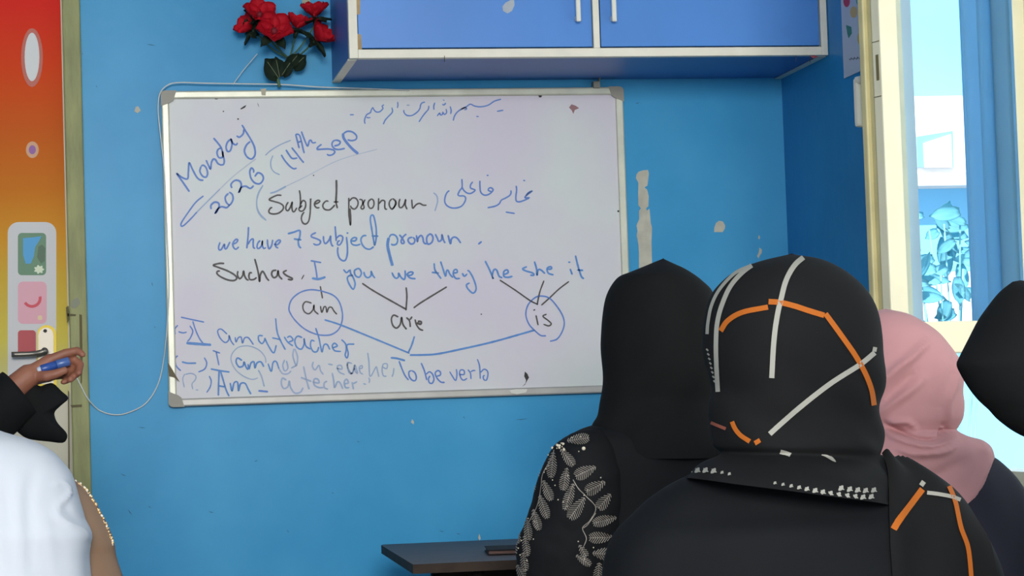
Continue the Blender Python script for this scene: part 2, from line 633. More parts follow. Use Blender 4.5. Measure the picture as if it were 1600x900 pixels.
pr('printed_oval', ell(50, 90, 17, 46), (186, 84, 64), 0)
pr('printed_oval', ell(50, 89, 11.5, 38), (214, 212, 208), 1)
pr('printed_dot', ell(50.5, 234, 10, 13), (206, 150, 110), 0)
pr('printed_dot', ell(50.5, 234, 5.5, 7), (140, 76, 150), 1)
pr('printed_panel', rrect(12, 347, 88, 640, 17), (204, 200, 198), 0)
pr('picture_tile', rrect(28, 364, 72, 430, 6), (84, 128, 92), 1)
pr('picture_shape', [(36, 372), (50, 371), (65, 369), (60, 378), (55, 386), (53, 400), (48, 412), (40, 412), (36, 398)], (48, 152, 206), 2)
pr('picture_shape', [(60, 385), (66, 382), (71, 388), (70, 408), (64, 412), (58, 402)], (60, 96, 66), 2)
pr('picture_shape', [(x, y) for x, y in [(61 + (7 + 1.3*math.cos(7*a))*math.cos(a), 421 + (6 + 1.2*math.cos(7*a))*math.sin(a)) for a in [2*math.pi*k/42 for k in range(42)]]], (216, 222, 190), 2)
pr('picture_tile', rrect(28, 440, 73, 506, 8), (222, 158, 170), 1)
arc = [(50 + 15*math.cos(a), 466 + 15*math.sin(a)) for a in [math.radians(-12 + k*8) for k in range(21)]]
arc2 = [(50 + 10.5*math.cos(a), 466 + 10.5*math.sin(a)) for a in [math.radians(-12 + k*8) for k in range(21)]]
pr('picture_shape', arc + arc2[::-1], (206, 44, 66), 2)
pr('picture_shape', rrect(59, 493, 66, 500, 2), (226, 196, 150), 2)
pr('picture_tile', rrect(28, 516, 56, 556, 5), (178, 40, 48), 1)

# lock plate and lever on the door
lock = empty('door_lock', U(72, 560, 0.0), 'chrome lock plate with brass rim and lever on the orange door', 'lock')
b = bmesh.new()
pts = [(58, 604), (58, 522)] + [(73 + 15*math.cos(a), 522 + 14*math.sin(a)) for a in [math.pi + math.pi*k/10 for k in range(1, 10)]] + [(88, 522), (89, 604)]
poly(b, [U(x, y, YP - 0.003) for x, y in pts], 0, Vector((0, -0.004, 0)))
bmesh.ops.recalc_face_normals(b, faces=b.faces)
obj('back_plate', b, M_brass, lock)
b = bmesh.new()
pts = [(60, 600), (60, 523)] + [(72 + 11.5*math.cos(a), 523 + 11*math.sin(a)) for a in [math.pi + math.pi*k/10 for k in range(1, 10)]] + [(83.5, 523), (84, 600)]
poly(b, [U(x, y, YP - 0.007) for x, y in pts], 0, Vector((0, -0.003, 0)))
bmesh.ops.recalc_face_normals(b, faces=b.faces)
obj('front_plate', b, M_chrome, lock)
b = bmesh.new()
poly(b, [U(x, y, YP - 0.0102) for x, y in ell(70.5, 517, 3, 2.8, 14)], 0, Vector((0, -0.0006, 0)))
obj('screw_hole', b, M_dark, lock)
b = bmesh.new()
c0 = U(70, 549, YP - 0.01)
tube(b, [c0, c0 + Vector((0, -0.035, 0))], 0.009, 14)
tube(b, smooth_path([c0 + Vector((0, -0.033, 0)), U(62, 551, YP - 0.043), U(48, 553, YP - 0.04), U(18, 554, YP - 0.04)], n=5), 0.007, 12)
obj('lever', b, M_chrome, lock, True)

# ------------------------------------------------------------------ whiteboard
BL, BR, BT, BB = 0.1641*SC, 1.2339*SC, 0.7328*SC + CAM.z, 0.0193*SC + CAM.z
board = empty('whiteboard', ((BL + BR)/2, -0.01, BB), 'white marker board covered in blue and black handwriting on the blue wall', 'whiteboard')
YB = -0.014
bm = bmesh.new()
box(bm, BL + 0.004, BR - 0.004, YB, -0.002, BB + 0.004, BT - 0.004)
panel = obj('writing_panel', bm, M_board, board)
# stains baked into the enamel: pale erased ink
FW = 0.020


def frame_bar(name, x0, x1, z0, z1, m, bev=0.004):
    b = bmesh.new()
    box(b, x0, x1, -0.022, -0.001, z0, z1, bev)
    return obj(name, b, m, board)


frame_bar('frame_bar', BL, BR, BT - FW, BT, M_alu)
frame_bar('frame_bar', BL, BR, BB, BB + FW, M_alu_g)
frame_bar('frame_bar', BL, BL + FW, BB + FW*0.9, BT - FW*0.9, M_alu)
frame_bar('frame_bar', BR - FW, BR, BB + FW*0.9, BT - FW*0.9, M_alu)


def corner_cap(x, z, sx, sz):
    b = bmesh.new()
    L1, L2, n = 0.040, 0.024, 6
    pts = []
    for k in range(n + 1):
        a = math.pi/2*k/n
        pts.append((0.012 - 0.012*math.cos(a), 0.012 - 0.012*math.sin(a)))
    pts = [(0.0, L1)] + pts + [(L1, 0.0), (L1 - 0.008, L2), (L2, L1 - 0.010)]
    P = [Vector((x + sx*a, -0.0215, z + sz*c)) for a, c in pts]
    poly(b, P, 0, Vector((0, -0.003, 0)))
    bmesh.ops.recalc_face_normals(b, faces=b.faces)
    obj('corner_cap', b, M_corner, board)


corner_cap(BL - 0.001, BT + 0.001, 1, -1)
corner_cap(BR + 0.001, BT + 0.001, -1, -1)
corner_cap(BL - 0.001, BB - 0.001, 1, 1)
corner_cap(BR + 0.001, BB - 0.001, -1, 1)
b = bmesh.new()
c = U(932, 131, -0.02)
box(b, c.x - 0.010, c.x + 0.008, -0.030, -0.001, c.z - 0.012, c.z + 0.006, 0.002)
tube(b, [c + Vector((0.006, 0.012, 0.004)), c + Vector((0.008, -0.014, 0.018))], 0.003, 8)
obj('hanging_clip', b, M_corner, board)

# ink
YI = YB - 0.0006
F = {}


def ink(key, m, ox, oy, s, strokes, w=3.0, label=None):
    if key not in F:
        F[key] = dict(bm=bmesh.new(), mats=[], label=label)
    d = F[key]
    if m not in d['mats']:
        d['mats'].append(m)
    mi = d['mats'].index(m)
    for st in strokes:
        P = [(ox + x/s, oy + y/s) for x, y in st]
        if len(P) == 2 and (Vector(P[0]) - Vector(P[1])).length < 3:
            P = [(P[0][0] - 1, P[0][1]), (P[1][0] + 1, P[1][1])]
        ribbon(d['bm'], P, w, YI - 0.00012*len(d['mats']) - 0.00002*(len(F) % 5), mi)


PX = (0, 0, 1)
B_, T_, K_, Fa, FF = M_ink_b, M_ink_t, M_ink_k, M_ink_f, M_ink_ff
k = 'date'
lab = 'blue slanted handwriting reading Monday 14th Sep 2026'
ink(k, B_, 260, 180, 5, [
    [(180, 598), (130, 525), (80, 455), (120, 485), (165, 497), (172, 440), (178, 372), (205, 425), (235, 480), (262, 505), (290, 508)],
    [(270, 400), (262, 440), (285, 478), (312, 482), (322, 450), (310, 410), (288, 390), (270, 400)],
    [(310, 350), (330, 395), (345, 420), (352, 370), (368, 342), (385, 350), (400, 375), (420, 388)],
    [(425, 255), (402, 270), (396, 300), (412, 332), (440, 325), (440, 280)],
    [(368, 178), (400, 215), (428, 255), (442, 310), (452, 355), (445, 385), (415, 388)],
    [(505, 185), (478, 210), (466, 250), (478, 283), (500, 275), (512, 230), (505, 185), (520, 220), (545, 232), (556, 215)],
    [(548, 160), (570, 172), (600, 145), (605, 110)],
    [(590, 75), (620, 125), (660, 190), (688, 250), (692, 310), (665, 342), (630, 325), (610, 280), (625, 235), (655, 205)],
    [(350, 735), (348, 705), (375, 680), (405, 685), (412, 710), (395, 750), (380, 768), (400, 735), (430, 715), (470, 722), (495, 700)],
    [(485, 610), (460, 640), (468, 680), (495, 700), (520, 660), (515, 620), (490, 600)],
    [(512, 570), (505, 540), (535, 510), (572, 515), (585, 545), (575, 590), (565, 605), (585, 565), (620, 555), (655, 572), (682, 550)],
    [(680, 450), (682, 430), (665, 412), (652, 440), (660, 490), (690, 528), (730, 535), (757, 500), (748, 465), (715, 450), (690, 480)]], 3.2, lab)
ink(k, B_, 260, 180, 5, [[(290, 630), (230, 680), (170, 760), (120, 835), (115, 865), (135, 862), (190, 810), (240, 755)]], 2.6)
ink(k, Fa, 260, 180, 5, [[(240, 755), (330, 665), (420, 575)], [(755, 545), (718, 620), (705, 690), (725, 760), (780, 822)]], 2.2)
ink(k, FF, 260, 180, 5, [[(420, 575), (520, 480), (620, 400), (700, 340)]], 2.0)
ink(k, B_, 400, 190, 8.889, [
    [(350, 460), (400, 540), (470, 620), (525, 655), (565, 645)], [(415, 390), (460, 460), (505, 512), (575, 505)],
    [(495, 360), (560, 440), (620, 520), (665, 572)], [(550, 175), (575, 270), (600, 370)],
    [(550, 175), (600, 185), (630, 270), (650, 360), (670, 440)], [(575, 290), (640, 270)],
    [(630, 135), (665, 230), (715, 340), (740, 270), (765, 260), (785, 295), (835, 288)],
    [(912, 315), (860, 355), (850, 385), (900, 385), (1000, 380), (1075, 395), (1095, 425), (1060, 460), (1010, 468), (985, 450)],
    [(1085, 340), (1150, 320), (1170, 280), (1120, 258), (1070, 275), (1055, 325), (1090, 375), (1150, 388), (1235, 372)],
    [(1215, 165), (1270, 135), (1340, 145), (1395, 195), (1390, 245), (1330, 265), (1270, 252)]], 3.0)
ink(k, B_, 400, 190, 8.889, [[(1210, 160), (1215, 220), (1260, 290), (1340, 380), (1420, 448)]], 4.6)
ink(k, Fa, 400, 190, 8.889, [[(130, 470), (200, 405), (330, 325), (485, 258)], [(235, 470), (205, 560), (215, 650), (260, 705), (330, 738)]], 2.2)
ink(k, Fa, *PX, [[(422, 302), (432, 299), (447, 291)]], 3.0)
ink(k, FF, *PX, [[(447, 291), (480, 275), (530, 250), (590, 233)]], 1.6)
k = 'arabic_heading'
ink(k, B_, 540, 140, 6.154, [
    [(1495, 92), (1430, 112), (1370, 150), (1300, 165), (1240, 158), (1200, 140), (1160, 165), (1110, 190), (1070, 220), (1045, 260), (1035, 300)],
    [(1110, 190), (1150, 172), (1165, 185), (1140, 195)], [(1455, 210), (1518, 198)], [(1262, 258), (1275, 260)],
    [(1005, 160), (1015, 200), (1010, 235)], [(965, 185), (972, 220), (950, 240), (935, 215), (930, 240), (912, 245), (905, 225), (880, 255)],
    [(930, 140), (945, 148), (965, 128)], [(942, 98), (945, 105)], [(858, 125), (848, 160), (850, 195)],
    [(800, 155), (795, 190), (765, 225), (735, 265), (705, 312)],
    [(765, 120), (735, 128), (720, 150), (715, 180), (690, 215), (640, 248), (590, 248), (562, 220), (560, 195)],
    [(500, 118), (503, 150), (498, 178)], [(445, 172), (450, 215), (410, 260), (380, 295), (362, 335)],
    [(370, 145), (350, 160), (360, 180), (330, 212), (295, 215), (270, 190), (262, 172), (245, 200), (240, 220), (205, 240), (190, 265), (182, 300), (188, 330)],
    [(240, 268), (215, 272), (200, 262)], [(40, 242), (80, 242)]], 2.3, 'blue Arabic script heading along the top of the board')
ink(k, Fa, 540, 140, 6.154, [[(592, 150), (610, 150)]], 2.2)
k = 'title'
ink(k, K_, 390, 270, 9, [
    [(450, 318), (390, 315), (310, 350), (275, 380), (340, 402), (430, 430), (475, 470), (465, 520), (410, 565), (340, 580), (285, 568), (270, 540), (290, 500), (320, 485)],
    [(545, 410), (515, 460), (510, 510), (535, 535), (570, 490), (600, 410), (595, 480), (605, 540), (630, 545), (665, 490)],
    [(700, 245), (712, 320), (715, 420), (710, 500)],
    [(715, 440), (750, 390), (785, 410), (785, 480), (750, 535), (705, 535), (695, 500), (740, 460)],
    [(872, 368), (845, 376)], [(858, 375), (855, 480), (850, 580), (830, 680), (790, 720), (750, 705), (728, 650), (740, 590), (770, 550)],
    [(915, 440), (960, 425), (990, 400), (965, 385), (925, 410), (912, 450), (940, 490), (985, 490)],
    [(1110, 405), (1080, 395), (1040, 430), (1030, 475), (1060, 515), (1120, 522), (1165, 490), (1200, 450)],
    [(1215, 390), (1218, 430), (1235, 500)], [(1180, 410), (1250, 408)]], 2.9, 'black and blue handwriting reading Subject pronoun with Arabic')
ink(k, K_, 390, 270, 9, [[(1220, 100), (1222, 200), (1220, 300), (1214, 400)]], 3.6)
ink(k, K_, 530, 270, 9, [
    [(135, 350), (135, 440), (135, 560), (145, 660), (158, 735), (162, 640), (152, 500)],
    [(140, 400), (185, 355), (235, 360), (265, 410), (255, 470), (215, 510), (170, 490), (160, 460)],
    [(280, 375), (320, 380), (335, 430), (350, 490), (325, 510), (305, 490), (330, 440), (365, 375)],
    [(455, 365), (415, 400), (408, 455), (435, 500), (470, 490), (490, 440), (480, 385), (450, 365)],
    [(555, 355), (552, 440), (550, 530)], [(555, 440), (600, 390), (640, 400), (640, 470), (650, 510), (675, 510)],
    [(745, 365), (710, 400), (705, 460), (740, 510), (780, 470), (790, 400), (750, 360)], [(785, 380), (800, 440), (740, 520)],
    [(855, 365), (840, 420), (845, 480), (875, 490), (910, 450), (935, 375), (930, 450), (955, 515)],
    [(1020, 375), (1025, 440), (1035, 500), (1080, 450), (1130, 430), (1180, 455), (1230, 455)]], 2.8)
ink(k, Fa, 530, 270, 9, [[(1325, 280), (1370, 320), (1385, 390), (1370, 460), (1345, 540)]], 2.4)
ink(k, Fa, 390, 270, 9, [[(180, 190), (125, 280), (100, 400), (110, 520), (160, 610), (235, 670)]], 2.4)
ink(k, B_, 680, 270, 9, [
    [(375, 85), (378, 200), (345, 250), (320, 310), (350, 325), (400, 325), (428, 350), (420, 400), (380, 460), (320, 490), (240, 495), (170, 465), (135, 410), (140, 340), (165, 280), (200, 248)],
    [(378, 200), (405, 250), (450, 285), (500, 290), (550, 260), (560, 240), (520, 225), (495, 210), (500, 165), (530, 125)],
    [(628, 110), (630, 200), (640, 270), (680, 310), (730, 312), (780, 285), (815, 240), (790, 212), (760, 215), (745, 245), (790, 265)],
    [(733, 35), (742, 38)], [(1065, 245), (1065, 290), (1040, 325), (980, 360), (930, 385), (900, 435), (840, 470), (735, 492)],
    [(990, 552), (1120, 572)],
    [(1138, 180), (1145, 240), (1135, 330), (1140, 395), (1180, 408), (1230, 395), (1290, 370), (1325, 350), (1260, 350), (1300, 305), (1365, 255), (1310, 280), (1265, 335)],
    [(1246, 108), (1256, 110)]], 2.7)
k = 'sentence'
ink(k, B_, 330, 350, 9, [
    [(125, 255), (105, 320), (110, 360), (140, 360), (185, 285), (190, 340), (215, 345), (265, 250)],
    [(290, 285), (350, 265), (375, 225), (350, 215), (310, 260), (310, 320), (345, 355), (390, 320)],
    [(525, 40), (520, 150), (510, 260), (500, 345)], [(515, 290), (555, 225), (590, 210), (590, 270), (595, 330), (620, 345)],
    [(690, 230), (655, 270), (645, 330), (670, 345), (710, 300), (720, 235), (720, 300), (740, 345), (770, 330)],
    [(790, 215), (795, 290), (815, 350), (850, 300), (865, 220)],
    [(880, 285), (930, 290), (975, 240), (950, 225), (905, 265), (910, 320), (945, 340)]], 3.0, 'blue handwriting reading we have 7 subject pronoun')
ink(k, T_, 330, 350, 9, [[(1075, 138), (1160, 115), (1245, 92), (1245, 180), (1225, 240), (1235, 310), (1265, 340)], [(1160, 210), (1270, 222)]], 3.2)
ink(k, B_, 470, 330, 7.5, [
    [(180, 250), (130, 275), (125, 300), (190, 325), (230, 350), (220, 385), (180, 395), (145, 380)],
    [(265, 290), (270, 350), (290, 380), (330, 340), (350, 290), (350, 350), (365, 400), (385, 410)],
    [(402, 175), (408, 250), (415, 350)], [(415, 320), (455, 285), (490, 300), (485, 350), (455, 395), (430, 390), (435, 355), (460, 345)],
    [(535, 300), (545, 400), (545, 500), (525, 570), (490, 580), (450, 545), (432, 480), (435, 420)], [(543, 255), (551, 257)]], 3.0)
ink(k, T_, 470, 330, 7.5, [
    [(595, 350), (640, 345), (655, 315), (620, 310), (590, 340), (600, 385), (650, 400), (700, 385)],
    [(770, 285), (730, 290), (705, 330), (720, 390), (760, 435), (810, 445), (855, 415)],
    [(865, 405), (850, 320), (830, 200), (815, 100), (825, 50), (850, 50), (870, 120), (885, 220), (882, 330), (865, 405)], [(830, 290), (910, 292)],
    [(1035, 310), (1060, 275), (1110, 285), (1135, 335), (1120, 385), (1075, 395), (1060, 380)]], 3.0)
ink(k, T_, 470, 330, 7.5, [[(1030, 310), (1018, 400), (1040, 510), (1075, 640)]], 5.2)
ink(k, B_, 600, 350, 9, [
    [(215, 150), (250, 190), (285, 260), (255, 275), (240, 240), (270, 180), (315, 140)],
    [(400, 185), (350, 200), (340, 240), (375, 280), (420, 270), (435, 220), (405, 185)],
    [(455, 155), (470, 250), (480, 200), (520, 160), (545, 190), (560, 260), (600, 285)],
    [(640, 140), (605, 180), (600, 240), (620, 285), (670, 260), (690, 200), (670, 150), (630, 140)],
    [(720, 140), (750, 200), (770, 245), (810, 220), (815, 150), (835, 220), (860, 270)],
    [(900, 155), (935, 280), (945, 220), (980, 185), (1030, 200), (1080, 270)], [(1325, 285), (1375, 245)]], 3.2)
k = 'pronouns'
ink(k, K_, 330, 350, 9, [
    [(185, 555), (110, 555), (30, 580), (100, 610), (220, 655), (320, 710), (360, 760), (320, 795), (230, 785), (130, 740), (80, 695), (90, 665), (125, 660)],
    [(375, 660), (370, 720), (400, 770), (440, 730), (455, 660), (470, 730), (500, 780), (530, 790)],
    [(575, 690), (545, 685), (530, 730), (545, 780), (600, 780), (640, 750)],
    [(612, 490), (640, 590), (665, 700), (680, 810), (690, 720), (720, 665), (750, 700), (780, 760), (815, 800)],
    [(920, 650), (865, 660), (850, 710), (880, 755), (925, 730), (940, 655), (955, 730), (1000, 780)],
    [(1065, 650), (1015, 680), (1060, 725), (1140, 765), (1125, 785), (1075, 775)]], 3.2,
    'handwriting reading Such as I you we they he she it')
ink(k, K_, 330, 350, 9, [[(1305, 715), (1270, 780)]], 2.0)
ink(k, B_, 470, 330, 7.5, [[(115, 580), (240, 602)], [(160, 595), (180, 700), (190, 780)]], 2.8)
ink(k, T_, 470, 330, 7.5, [[(130, 785), (200, 795), (250, 785), (290, 770)]], 4.0)
ink(k, T_, 530, 400, 6.925, [
    [(45, 145), (80, 180), (112, 150)], [(118, 145), (125, 190), (150, 230), (172, 300), (152, 360), (112, 310), (88, 245), (105, 215), (148, 205)],
    [(200, 135), (165, 160), (175, 210), (215, 230), (240, 190), (225, 145), (195, 132)],
    [(265, 170), (280, 215), (310, 235), (345, 210), (345, 165), (365, 210), (388, 240)]], 3.0)
ink(k, T_, 600, 350, 9, [
    [(110, 680), (140, 740), (175, 765), (205, 740), (205, 690), (240, 750), (285, 780), (300, 720), (295, 650)],
    [(320, 720), (380, 720), (410, 685), (370, 675), (325, 710), (370, 760), (445, 770)],
    [(705, 550), (715, 640), (760, 710), (805, 770)], [(670, 680), (775, 690)],
    [(795, 525), (830, 630), (865, 735), (880, 660), (900, 650), (930, 710), (970, 755)],
    [(975, 690), (1030, 680), (1020, 640), (985, 650), (975, 710), (1010, 765), (1070, 765)],
    [(1100, 690), (1130, 735), (1170, 700)],
    [(1170, 655), (1200, 666), (1260, 774), (1296, 909), (1251, 972), (1179, 909), (1161, 855), (1206, 828)]], 3.0)
ink(k, T_, 750, 390, 6, [
    [(48, 105), (90, 190), (125, 275), (115, 245), (130, 190), (155, 190), (180, 250), (210, 265)],
    [(225, 235), (265, 215), (255, 190), (225, 205), (225, 250), (260, 260), (305, 250)],
    [(440, 160), (400, 180), (430, 200), (495, 220), (505, 240), (470, 240)],
    [(510, 110), (530, 180), (535, 240), (545, 190), (570, 190), (610, 225)],
    [(635, 185), (670, 180), (665, 160), (630, 175), (640, 220), (690, 238)],
    [(845, 180), (865, 235)], [(832, 118), (842, 118)], [(895, 55), (920, 160), (950, 250), (975, 275)], [(910, 190), (968, 195)]], 3.2)
k = 'diagram'
ink(k, K_, 530, 400, 6.925, [[(248, 295), (390, 388), (720, 575)], [(724, 338), (732, 440), (722, 590)], [(805, 562), (900, 495), (1165, 333)],
                             [(640, 660), (590, 640), (565, 680), (580, 750), (620, 780), (660, 740), (675, 665), (690, 740), (730, 795)],
                             [(725, 665), (760, 700), (770, 770)], [(765, 690), (790, 655)], [(820, 685), (835, 740), (870, 790), (910, 805)]], 3.0,
    'am, are and is joined by black and blue lines and circles')
ink(k, K_, 530, 400, 6.925, [[(838, 722), (880, 738), (888, 712), (850, 706)]], 4.0)
ink(k, K_, 440, 400, 6.925, [[(418, 325), (430, 390), (443, 460)], [(325, 510), (260, 495), (230, 540), (245, 600), (295, 625), (340, 580), (350, 530), (355, 590), (400, 632)],
                             [(420, 540), (435, 610), (460, 550), (480, 555), (490, 610), (510, 560), (540, 555), (570, 600), (600, 632)]], 2.6)
ink(k, B_, 440, 400, 6.925, [[(420, 375), (310, 365), (200, 395), (110, 470), (80, 560), (95, 620), (150, 700), (250, 790), (370, 845), (470, 858), (550, 845), (620, 790), (655, 700), (655, 600), (620, 490), (550, 420), (420, 375)]], 2.6)
ink(k, T_, *PX, [[(507, 499.6), (532, 507.6), (575, 525), (640, 552)], [(647.6, 525.4), (643, 540), (637.9, 551)]], 3.0)
ink(k, T_, 600, 380, 4.092, [[(165, 715), (250, 714), (340, 708), (480, 680), (700, 630), (965, 555)]], 3.4)
ink(k, K_, 750, 390, 6, [[(185, 285), (330, 380), (470, 478), (545, 515)], [(600, 290), (560, 400), (535, 520)], [(835, 298), (740, 370), (650, 455), (575, 522)],
                         [(500, 570), (518, 562)], [(525, 615), (545, 710)], [(625, 605), (590, 625), (640, 665), (668, 695), (645, 715), (595, 700)]], 2.6)
ink(k, B_, 750, 390, 6, [[(655, 860), (720, 840), (765, 780), (790, 700), (775, 620), (720, 530), (650, 455), (570, 435), (510, 455), (450, 520), (430, 610), (460, 700), (520, 765), (570, 805), (620, 808)]], 2.6)
k = 'examples'
ink(k, B_, 260, 480, 6.43, [[(145, 100), (260, 125), (380, 150)], [(265, 140), (290, 220), (330, 310), (370, 365)], [(115, 180), (85, 220), (88, 275)],
                            [(235, 185), (265, 240), (240, 310), (210, 345)], [(120, 245), (165, 258), (205, 250)],
                            [(610, 270), (550, 220), (515, 240), (540, 310), (590, 355), (625, 330), (630, 285), (650, 340), (680, 382)],
                            [(690, 300), (700, 350), (720, 310), (750, 300), (765, 360), (785, 310), (820, 305), (850, 340), (875, 378)],
                            [(115, 485), (88, 520), (100, 590), (145, 640)], [(380, 505), (405, 560), (385, 620), (320, 652)],
                            [(465, 435), (540, 462)], [(500, 450), (515, 520), (528, 585)],
                            [(430, 690), (450, 740), (440, 800), (405, 858)]], 2.5, 'blue example sentences reading I am a teacher, partly rubbed out')
ink(k, T_, 260, 480, 6.43, [[(200, 360), (300, 368), (450, 378)], ], 4.6)
ink(k, T_, 260, 480, 6.43, [[(155, 548), (210, 562), (300, 562)], [(445, 620), (540, 638), (635, 652)], [(530, 640), (525, 760), (522, 890)],
                            [(545, 645), (570, 730), (600, 830), (630, 895)], [(525, 790), (590, 800)],
                            [(640, 760), (660, 840), (680, 760), (715, 755), (725, 840), (745, 770), (790, 765), (820, 820), (850, 875)],
                            [(760, 535), (715, 510), (700, 550), (730, 600), (770, 590), (780, 550), (800, 600), (820, 630)],
                            [(820, 570), (830, 620), (850, 560), (880, 550), (890, 610), (910, 560), (950, 550), (980, 600)]], 3.0)
ink(k, Fa, 260, 480, 6.43, [[(185, 670), (165, 720), (180, 805)], [(190, 675), (250, 665), (295, 690), (290, 730), (258, 770), (265, 825)], [(300, 830), (315, 832)],
                            [(1000, 560), (990, 500), (930, 430), (830, 390), (730, 400), (665, 460), (650, 530), (690, 620), (770, 690), (860, 725), (920, 710)]], 2.0)
ink(k, T_, 400, 490, 6.925, [[(75, 240), (30, 240), (30, 290), (65, 325), (95, 285), (95, 265), (130, 340), (190, 425), (220, 340)],
                             [(212, 50), (230, 200), (265, 290), (318, 392)], [(175, 262), (260, 280)], [(305, 250), (345, 310), (400, 350)],
                             [(350, 310), (400, 285), (370, 245), (335, 260)],
                             [(500, 260), (450, 245), (420, 290), (440, 360), (490, 385), (520, 330), (520, 270), (540, 350), (590, 385)],
                             [(635, 300), (600, 290), (590, 350), (620, 410), (660, 410), (680, 360)],
                             [(645, 155), (680, 260), (700, 360), (715, 415), (735, 340), (770, 335), (800, 390)],
                             [(830, 370), (880, 350), (850, 320), (825, 350), (850, 400), (920, 410)],
                             [(925, 280), (970, 330), (975, 400), (965, 450), (985, 480), (998, 430), (985, 340), (1065, 330)], [(130, 540), (165, 625), (185, 530), (220, 520), (250, 600)]], 2.7)
ink(k, Fa, 400, 490, 6.925, [[(250, 600), (290, 650), (345, 650), (380, 620)], [(310, 500), (290, 560), (310, 620), (345, 590), (330, 510)], [(380, 590), (440, 560)],
                             [(410, 380), (400, 460), (435, 560), (450, 470), (420, 380)],
                             [(620, 520), (610, 570), (640, 610), (680, 560), (700, 620), (730, 660)], [(780, 545), (830, 555)],
                             [(870, 590), (930, 600), (920, 560), (880, 570), (900, 630), (960, 660)], [(1040, 540), (990, 530), (1000, 600), (1040, 650), (1070, 560), (1100, 650)],
                             [(25, 610), (60, 680), (90, 790)]], 2.6)
ink(k, B_, 400, 490, 6.925, [[(25, 835), (130, 845)]], 3.4)
ink(k, Fa, 400, 490, 6.925, [[(330, 720), (285, 700), (275, 760), (300, 810), (345, 790), (360, 730), (375, 800), (420, 860), (480, 850), (510, 800)],
                             [(515, 570), (540, 690), (575, 820)], [(485, 690), (600, 735)], [(610, 740), (680, 750), (670, 710), (630, 710), (630, 770), (680, 800), (730, 800)],
                             [(770, 730), (740, 750), (740, 800), (780, 820)], [(825, 640), (840, 720), (850, 800), (880, 740), (910, 750), (940, 815)],
                             [(950, 760), (1000, 750), (980, 710), (955, 740), (970, 800), (1010, 800)], [(1040, 740), (1055, 820)], [(1050, 760), (1095, 735)]], 3.0)
ink(k, Fa, 540, 540, 10, [[(60, 270), (25, 290), (40, 390), (80, 440), (130, 380), (140, 300), (150, 400), (190, 440)], [(215, 360), (260, 350), (255, 310), (215, 340), (230, 420), (275, 450)],
                          [(345, 110), (365, 250), (375, 460), (400, 470), (450, 380), (480, 330), (500, 400), (520, 490)],
                          [(570, 330), (640, 360), (650, 290), (590, 290), (570, 380), (590, 470), (640, 480)], [(755, 350), (745, 430), (725, 490)],
                          [(360, 500), (375, 540), (365, 585)], [(285, 595), (310, 605)]], 2.4)
k = 'verb'
ink(k, T_, 540, 540, 10, [[(705, 190), (800, 200), (930, 235)]], 3.6, 'blue handwriting reading To be verb')
ink(k, B_, 540, 540, 10, [[(835, 240), (880, 360), (930, 470), (985, 540)], [(1030, 390), (990, 410), (995, 480), (1040, 540), (1090, 545), (1105, 490), (1080, 420), (1030, 390)],
                          [(1180, 270), (1230, 390), (1270, 540)], [(1255, 450), (1310, 410), (1360, 450), (1380, 530), (1350, 590), (1310, 580), (1295, 520), (1320, 470)],
                          [(1420, 480), (1480, 460), (1480, 410), (1440, 390), (1400, 430), (1430, 510), (1490, 570), (1550, 575)]], 2.7)
ink(k, B_, 680, 540, 10, [[(225, 405), (270, 480), (320, 545), (340, 450), (330, 365)], [(380, 450), (450, 450), (450, 390), (400, 380), (380, 430), (410, 520), (450, 540), (500, 510)],
                          [(510, 375), (550, 430), (560, 525)], [(555, 410), (590, 390), (630, 390)], [(658, 210), (690, 300), (700, 400), (705, 520)],
                          [(710, 420), (760, 370), (810, 390), (825, 450), (800, 540), (760, 530), (750, 480), (775, 465)]], 2.4)
for key, d in F.items():
    obj('handwriting', d['bm'], d['mats'], board, label=d['label'])


def bpatch(name, pts, m, y=YB - 0.0003):
    return patch(name, pts, y, m, board, 0.0003)


for cx, cy, rx, ry in ((338, 152, 4, 3.5), (356, 151, 3, 2.6), (844, 150, 2.6, 2.4), (600, 148, 3, 1.2), (624, 149, 2.6, 1), (490, 274, 1.1, 1), (372, 186, 1.4, 1.2),
                       (966, 330, 1.6, 1.5), (349, 174, 1.2, 1), (752, 491, 1.2, 1)):
    bpatch('ink_spot', ell(cx, cy, rx, ry, 12), M_dark)
for pts in ([(375, 170), (381, 166), (385, 164), (383, 168), (377, 171)], [(402, 160), (404, 164), (405, 168), (403, 164)],
            [(820, 580.5), (824, 584), (826.6, 590), (824, 594), (820.5, 601), (816, 604), (821, 599), (822, 594), (819, 588)]):
    bpatch('ink_spot', pts, M_dark)
bpatch('red_smear', [(889, 168), (893, 163), (899, 165), (905, 169), (898, 172), (896, 178), (893, 172)], mat('smear_red', (150, 108, 108), 0.6))
patch('torn_edge', [(262, 566), (266, 572), (281, 597), (272, 590), (264, 588)], -0.0224, mat('torn_brown', (112, 100, 78), 0.8), board, 0.0004)
patch('tape_scrap', [(796, 610), (806, 608), (824, 608), (822, 613), (808, 616), (799, 614)], -0.0224, M_paper, board, 0.0004)
patch('tape_scrap', [(407, 139), (416, 138), (415, 149), (409, 149)], -0.0224, mat('tape_tan', (180, 172, 150), 0.6), board, 0.0004)

